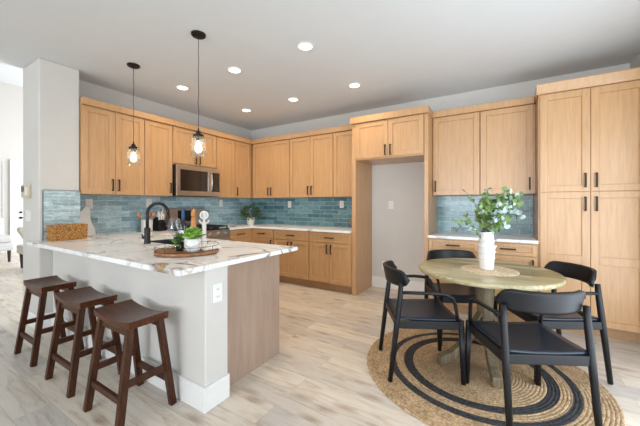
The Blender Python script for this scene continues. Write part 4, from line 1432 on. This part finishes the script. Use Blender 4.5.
# spoon rest on the back-left counter
tag(MB().lathe([(0.04, 0), (0.055, 0.008), (0.05, 0.009), (0.001, 0.004)], -3.98, 3.60, C1, 20).build('spoon_rest', 'slot_grey', origin=(-3.98, 3.6, C1)), 'small flat grey dish on the counter right of the range', 'dish')

# ---- tray group on the peninsula
TRX, TRY = -2.10, 1.445
tr = thing('serving_tray', (TRX, TRY, C1), 'round live-edge wooden tray with thin wire rails on the peninsula', 'tray')
out = []
for k in range(40):
    a = 2 * PI * k / 40
    rr = 0.232 * (1 + 0.03 * math.sin(3 * a + 1) + 0.02 * math.sin(7 * a))
    out.append((TRX + rr * math.cos(a) * 1.02, TRY + rr * math.sin(a) * 1.0))
MB().prism(out, C1 + 0.004, C1 + 0.026).build('board', 'board_acacia', tr, bevel=0.005)
MB().prism(out, C1, C1 + 0.0045).mapped(lambda x, y, z: (TRX + (x - TRX) * 0.9, TRY + (y - TRY) * 0.9, z)).build('foot', 'board_acacia', tr)
wr = MB()
for hz in (0.030, 0.062):
    pts = [(TRX + 0.228 * math.cos(2 * PI * k / 36), TRY + 0.228 * math.sin(2 * PI * k / 36), C1 + hz) for k in range(37)]
    wr.tube(pts, 0.0018, 6, cap=False)
for k in range(8):
    a = 2 * PI * (k + .3) / 8
    wr.tube([(TRX + 0.228 * math.cos(a), TRY + 0.228 * math.sin(a), C1 + 0.02), (TRX + 0.228 * math.cos(a), TRY + 0.228 * math.sin(a), C1 + 0.062)], 0.0018, 6)
wr.build('wire_rail', 'black_metal', tr)
ZT = C1 + 0.0265
# white pot with succulent
def at_px(px, py, z):
    """a point on the height z seen along the given direction; used only to lay out the still life"""
    d = FV + RV * ((px - 320) / FPX) + Vector((0, 0, -(py - 204.8) / FPX))
    return d * ((z - 1.29) / d.z)
q = (-1.955, 1.385)
sp = thing('succulent_pot', (*q, ZT), 'bright green succulent in a white faceted pot on the wooden tray', 'potted plant')
MB().lathe([(0.030, 0), (0.050, 0.018), (0.060, 0.045), (0.060, 0.065), (0.050, 0.092), (0.044, 0.098), (0.038, 0.092), (0.001, 0.088)], q[0], q[1], ZT, 9).build('pot', 'ceramic_white', sp)
MB().tube([(q[0] + .0615 * math.cos(a), q[1] + .0615 * math.sin(a), ZT + 0.055 + .012 * math.sin(2 * a)) for a in [2 * PI * k / 27 for k in range(28)]], 0.0014, 5, cap=False).build('line_pattern', 'black_metal', sp)
g = MB(); g2 = MB()
for k in range(26):
    a = k * 2.4
    el = 0.25 + 1.15 * k / 26
    d = Vector((math.cos(a) * math.cos(el), math.sin(a) * math.cos(el), math.sin(el)))
    leaf(g if k % 3 else g2, Vector((q[0], q[1], ZT + 0.088)) + d * 0.012, d, Vector((0, 0, 1)) if el < 1.1 else rnd_dir(), 0.090, 0.054, 0.25)
g.build('leaves', 'leaf_bright', sp, solid=0.003)
g2.build('leaves', 'leaf_green', sp, solid=0.003, label='darker green leaves')
# small leafy plant in a dark pot
q = (-2.085, 1.365)
sp = thing('herb_pot', (*q, ZT), 'small trailing leafy plant in a dark pot on the left of the wooden tray', 'potted plant')
MB().lathe([(0.026, 0), (0.034, 0.06), (0.036, 0.066), (0.031, 0.066), (0.001, 0.058)], q[0], q[1], ZT, 20).build('pot', 'bottle_glass', sp)
g = MB(); st_ = MB()
for k in range(11):
    a = k * 2.4
    tip = Vector((q[0] + math.cos(a) * 0.05, q[1] + math.sin(a) * 0.05, ZT + 0.12 - 0.05 * (k % 3)))
    mid = Vector((q[0] + math.cos(a) * 0.022, q[1] + math.sin(a) * 0.022, ZT + 0.11))
    b0 = Vector((q[0], q[1], ZT + 0.055))
    st_.tube([b0, mid, tip], 0.0012, 5)
    for s in range(9):
        u = s / 8
        pnt = b0.lerp(mid, u * 2) if u < .5 else mid.lerp(tip, u * 2 - 1)
        leaf(g, pnt, (rnd_dir() + Vector((0, 0, .3))), rnd_dir(), 0.030, 0.016)
st_.build('stems', 'stem_brown', sp)
g.build('leaves', 'leaf_green', sp)
# linen napkin folded in wire at the right of the tray
q = (-1.99, 1.545)
vs, fs = [], []
for i in range(11):
    for k in range(15):
        x = -0.07 + 0.14 * i / 10
        y = -0.085 + 0.17 * k / 14
        z = 0.020 + 0.010 * math.sin(i * 1.1) + 0.010 * math.sin(k * 0.9 + i * 0.5)
        if i in (0, 10) or k in (0, 14): z *= 0.55
        vs.append((q[0] + x, q[1] + y, ZT + z))
for i in range(10):
    for k in range(14):
        a = i * 15 + k
        fs.append((a, a + 15, a + 16, a + 1))
nb = len(vs)
vs += [(v[0], v[1], ZT + 0.001) for v in vs]
fs += [tuple(nb + i for i in reversed(f)) for f in fs]
edge = [i * 15 for i in range(11)] + [150 + k for k in range(1, 15)] + [i * 15 + 14 for i in range(9, -1, -1)] + [k for k in range(13, 0, -1)]
for i in range(len(edge)):
    a, b2 = edge[i], edge[(i + 1) % len(edge)]
    fs.append((a, b2, nb + b2, nb + a))
tag(MB().add(vs, fs).build('napkin', 'linen_white', origin=(*q, ZT), smooth=True), 'crumpled cream linen napkin on the right of the wooden tray', 'napkin')
# wine glass
q = (-2.245, 1.425)
gp = [(0.036, 0), (0.036, 0.002), (0.006, 0.006), (0.0035, 0.015), (0.0035, 0.085), (0.010, 0.095), (0.036, 0.115), (0.050, 0.145), (0.052, 0.165), (0.046, 0.205), (0.038, 0.238), (0.0368, 0.238), (0.0448, 0.205), (0.0508, 0.165), (0.0488, 0.146), (0.035, 0.118), (0.009, 0.098), (0.001, 0.096)]
tag(MB().lathe(gp, q[0], q[1], ZT, 36).build('wine_glass', 'clear_glass', origin=(*q, ZT), smooth=True), 'clear stemmed wine glass at the left of the wooden tray', 'wine glass')
# wine bottle
q = (-2.41, 1.61)
wbt = thing('wine_bottle', (*q, C1), 'dark wine bottle with a blue foil top standing behind the wooden tray', 'bottle')
MB().lathe([(0.030, 0), (0.0365, 0.004), (0.0375, 0.18), (0.034, 0.205), (0.018, 0.235), (0.0145, 0.25), (0.0142, 0.335), (0.001, 0.335)], q[0], q[1], C1, 28).build('body', 'bottle_glass', wbt, smooth=True)
MB().lathe([(0.0152, 0.245), (0.0155, 0.337), (0.013, 0.341), (0.001, 0.341)], q[0], q[1], C1, 24).build('foil', 'foil_blue', wbt, label='blue foil')
MB().lathe([(0.0378, 0.05), (0.0380, 0.052), (0.0380, 0.15), (0.0378, 0.152)], q[0], q[1], C1, 28, cap=False).build('label', 'label_white', wbt)
# wooden pepper mill
q = (-2.70, 1.92)
pm = thing('pepper_mill', (*q, C1), 'orange-brown wooden pepper mill on the peninsula behind the tray', 'pepper mill')
MB().lathe([(0.027, 0), (0.029, 0.006), (0.027, 0.03), (0.025, 0.09), (0.026, 0.20), (0.021, 0.24), (0.018, 0.25)], q[0], q[1], C1, 24).build('body', 'utensil_wood', pm, smooth=True)
MB().lathe([(0.018, 0.251), (0.023, 0.26), (0.024, 0.29), (0.018, 0.318), (0.006, 0.328), (0.001, 0.332)], q[0], q[1], C1, 24).build('cap', 'utensil_wood', pm, smooth=True)
# white winged corkscrew-like tool standing behind the tray
q = Vector((-2.48, 1.88, C1))
cs = thing('corkscrew', q, 'white winged corkscrew standing upright behind the wooden tray', 'corkscrew')
MB().lathe([(0.026, 0), (0.026, 0.03), (0.020, 0.035), (0.020, 0.19), (0.012, 0.21), (0.008, 0.24)], q.x, q.y, q.z, 20).build('body', 'ceramic_white', cs)
for s in (-1, 1):
    MB().tube([q + Vector((0, 0, .195)) + RV * s * .012, q + Vector((0, 0, .20)) + RV * s * .035, q + Vector((0, 0, .225)) + RV * s * .045], [0.008, 0.008, 0.010], 8).build('wing', 'ceramic_white', cs)
ring = [q + Vector((0, 0, 0.272 + 0.034 * math.sin(a))) + RV * 0.036 * math.cos(a) for a in [2 * PI * k / 20 for k in range(21)]]
MB().tube(ring, 0.0095, 8, cap=False).tube([q + Vector((0, 0, 0.24)), q + Vector((0, 0, 0.304))], 0.009, 8).sphere(q + Vector((0, 0, 0.272)), 0.03, 14, 8, 1, 0.3, 1).build('turning_ring', 'ceramic_white', cs, smooth=True)

# ------------------------------------------------------------------ living room pieces seen past the wall end
so = thing('chaise_lounge', (-9.9, 1.9, 0), 'white upholstered lounge seat with dark legs in the living room', 'sofa')
MB().box(-10.35, -9.45, 0.6, 2.15, 0.26, 0.44).build('seat', 'fabric_white', so, bevel=0.04, seg=3)
MB().box(-10.35, -9.45, 0.62, 2.12, 0.44, 0.60).build('cushion', 'fabric_white', so, bevel=0.05, seg=3)
MB().box(-10.55, -10.28, 0.6, 2.15, 0.26, 0.98).build('backrest', 'fabric_white', so, bevel=0.06, seg=3)
for x in (-10.4, -9.55):
    for y in (0.7, 2.07):
        MB().tube([(x, y, 0.26), (x, y, 0)], [0.035, 0.022], 10).build('leg', 'dark_leg', so)
tag(MB().sphere((-10.15, 1.75, 0.83), 0.23, 16, 10, 0.35, 1.0, 0.9).build('throw_pillow', 'fabric_grey', origin=(-10.18, 1.75, 0.6), smooth=True), 'grey throw pillow on the white lounge seat', 'pillow')
ac = thing('accent_chair', (-8.25, 2.15, 0), 'beige patterned accent chair with dark turned legs half hidden by the wall end', 'chair')
MB().box(-8.55, -7.98, 1.84, 2.42, 0.30, 0.48).build('seat', 'fabric_trellis', ac, bevel=0.03, seg=3)
MB().prism([(-0.33, 0.0), (-0.31, 0.18), (-0.42, 0.38), (-0.44, 0.44), (-0.40, 0.47), (0.40, 0.47), (0.44, 0.44), (0.42, 0.38), (0.31, 0.18), (0.33, 0.0)], -7.97, -7.84,
           lambda a, b, d: (d + b * .12, 2.13 + a, 0.40 + b)).build('backrest', 'fabric_trellis', ac, bevel=0.03, seg=3)
for x in (-8.48, -7.93):
    for y in (1.92, 2.36):
        MB().tube([(x, y, 0.31), (x, y, 0.16), (x, y, 0.0)], [0.048, 0.040, 0.028], 12).build('leg', 'dark_leg', ac)
ac.location.x += 0.10
ac.location.y += 0.09
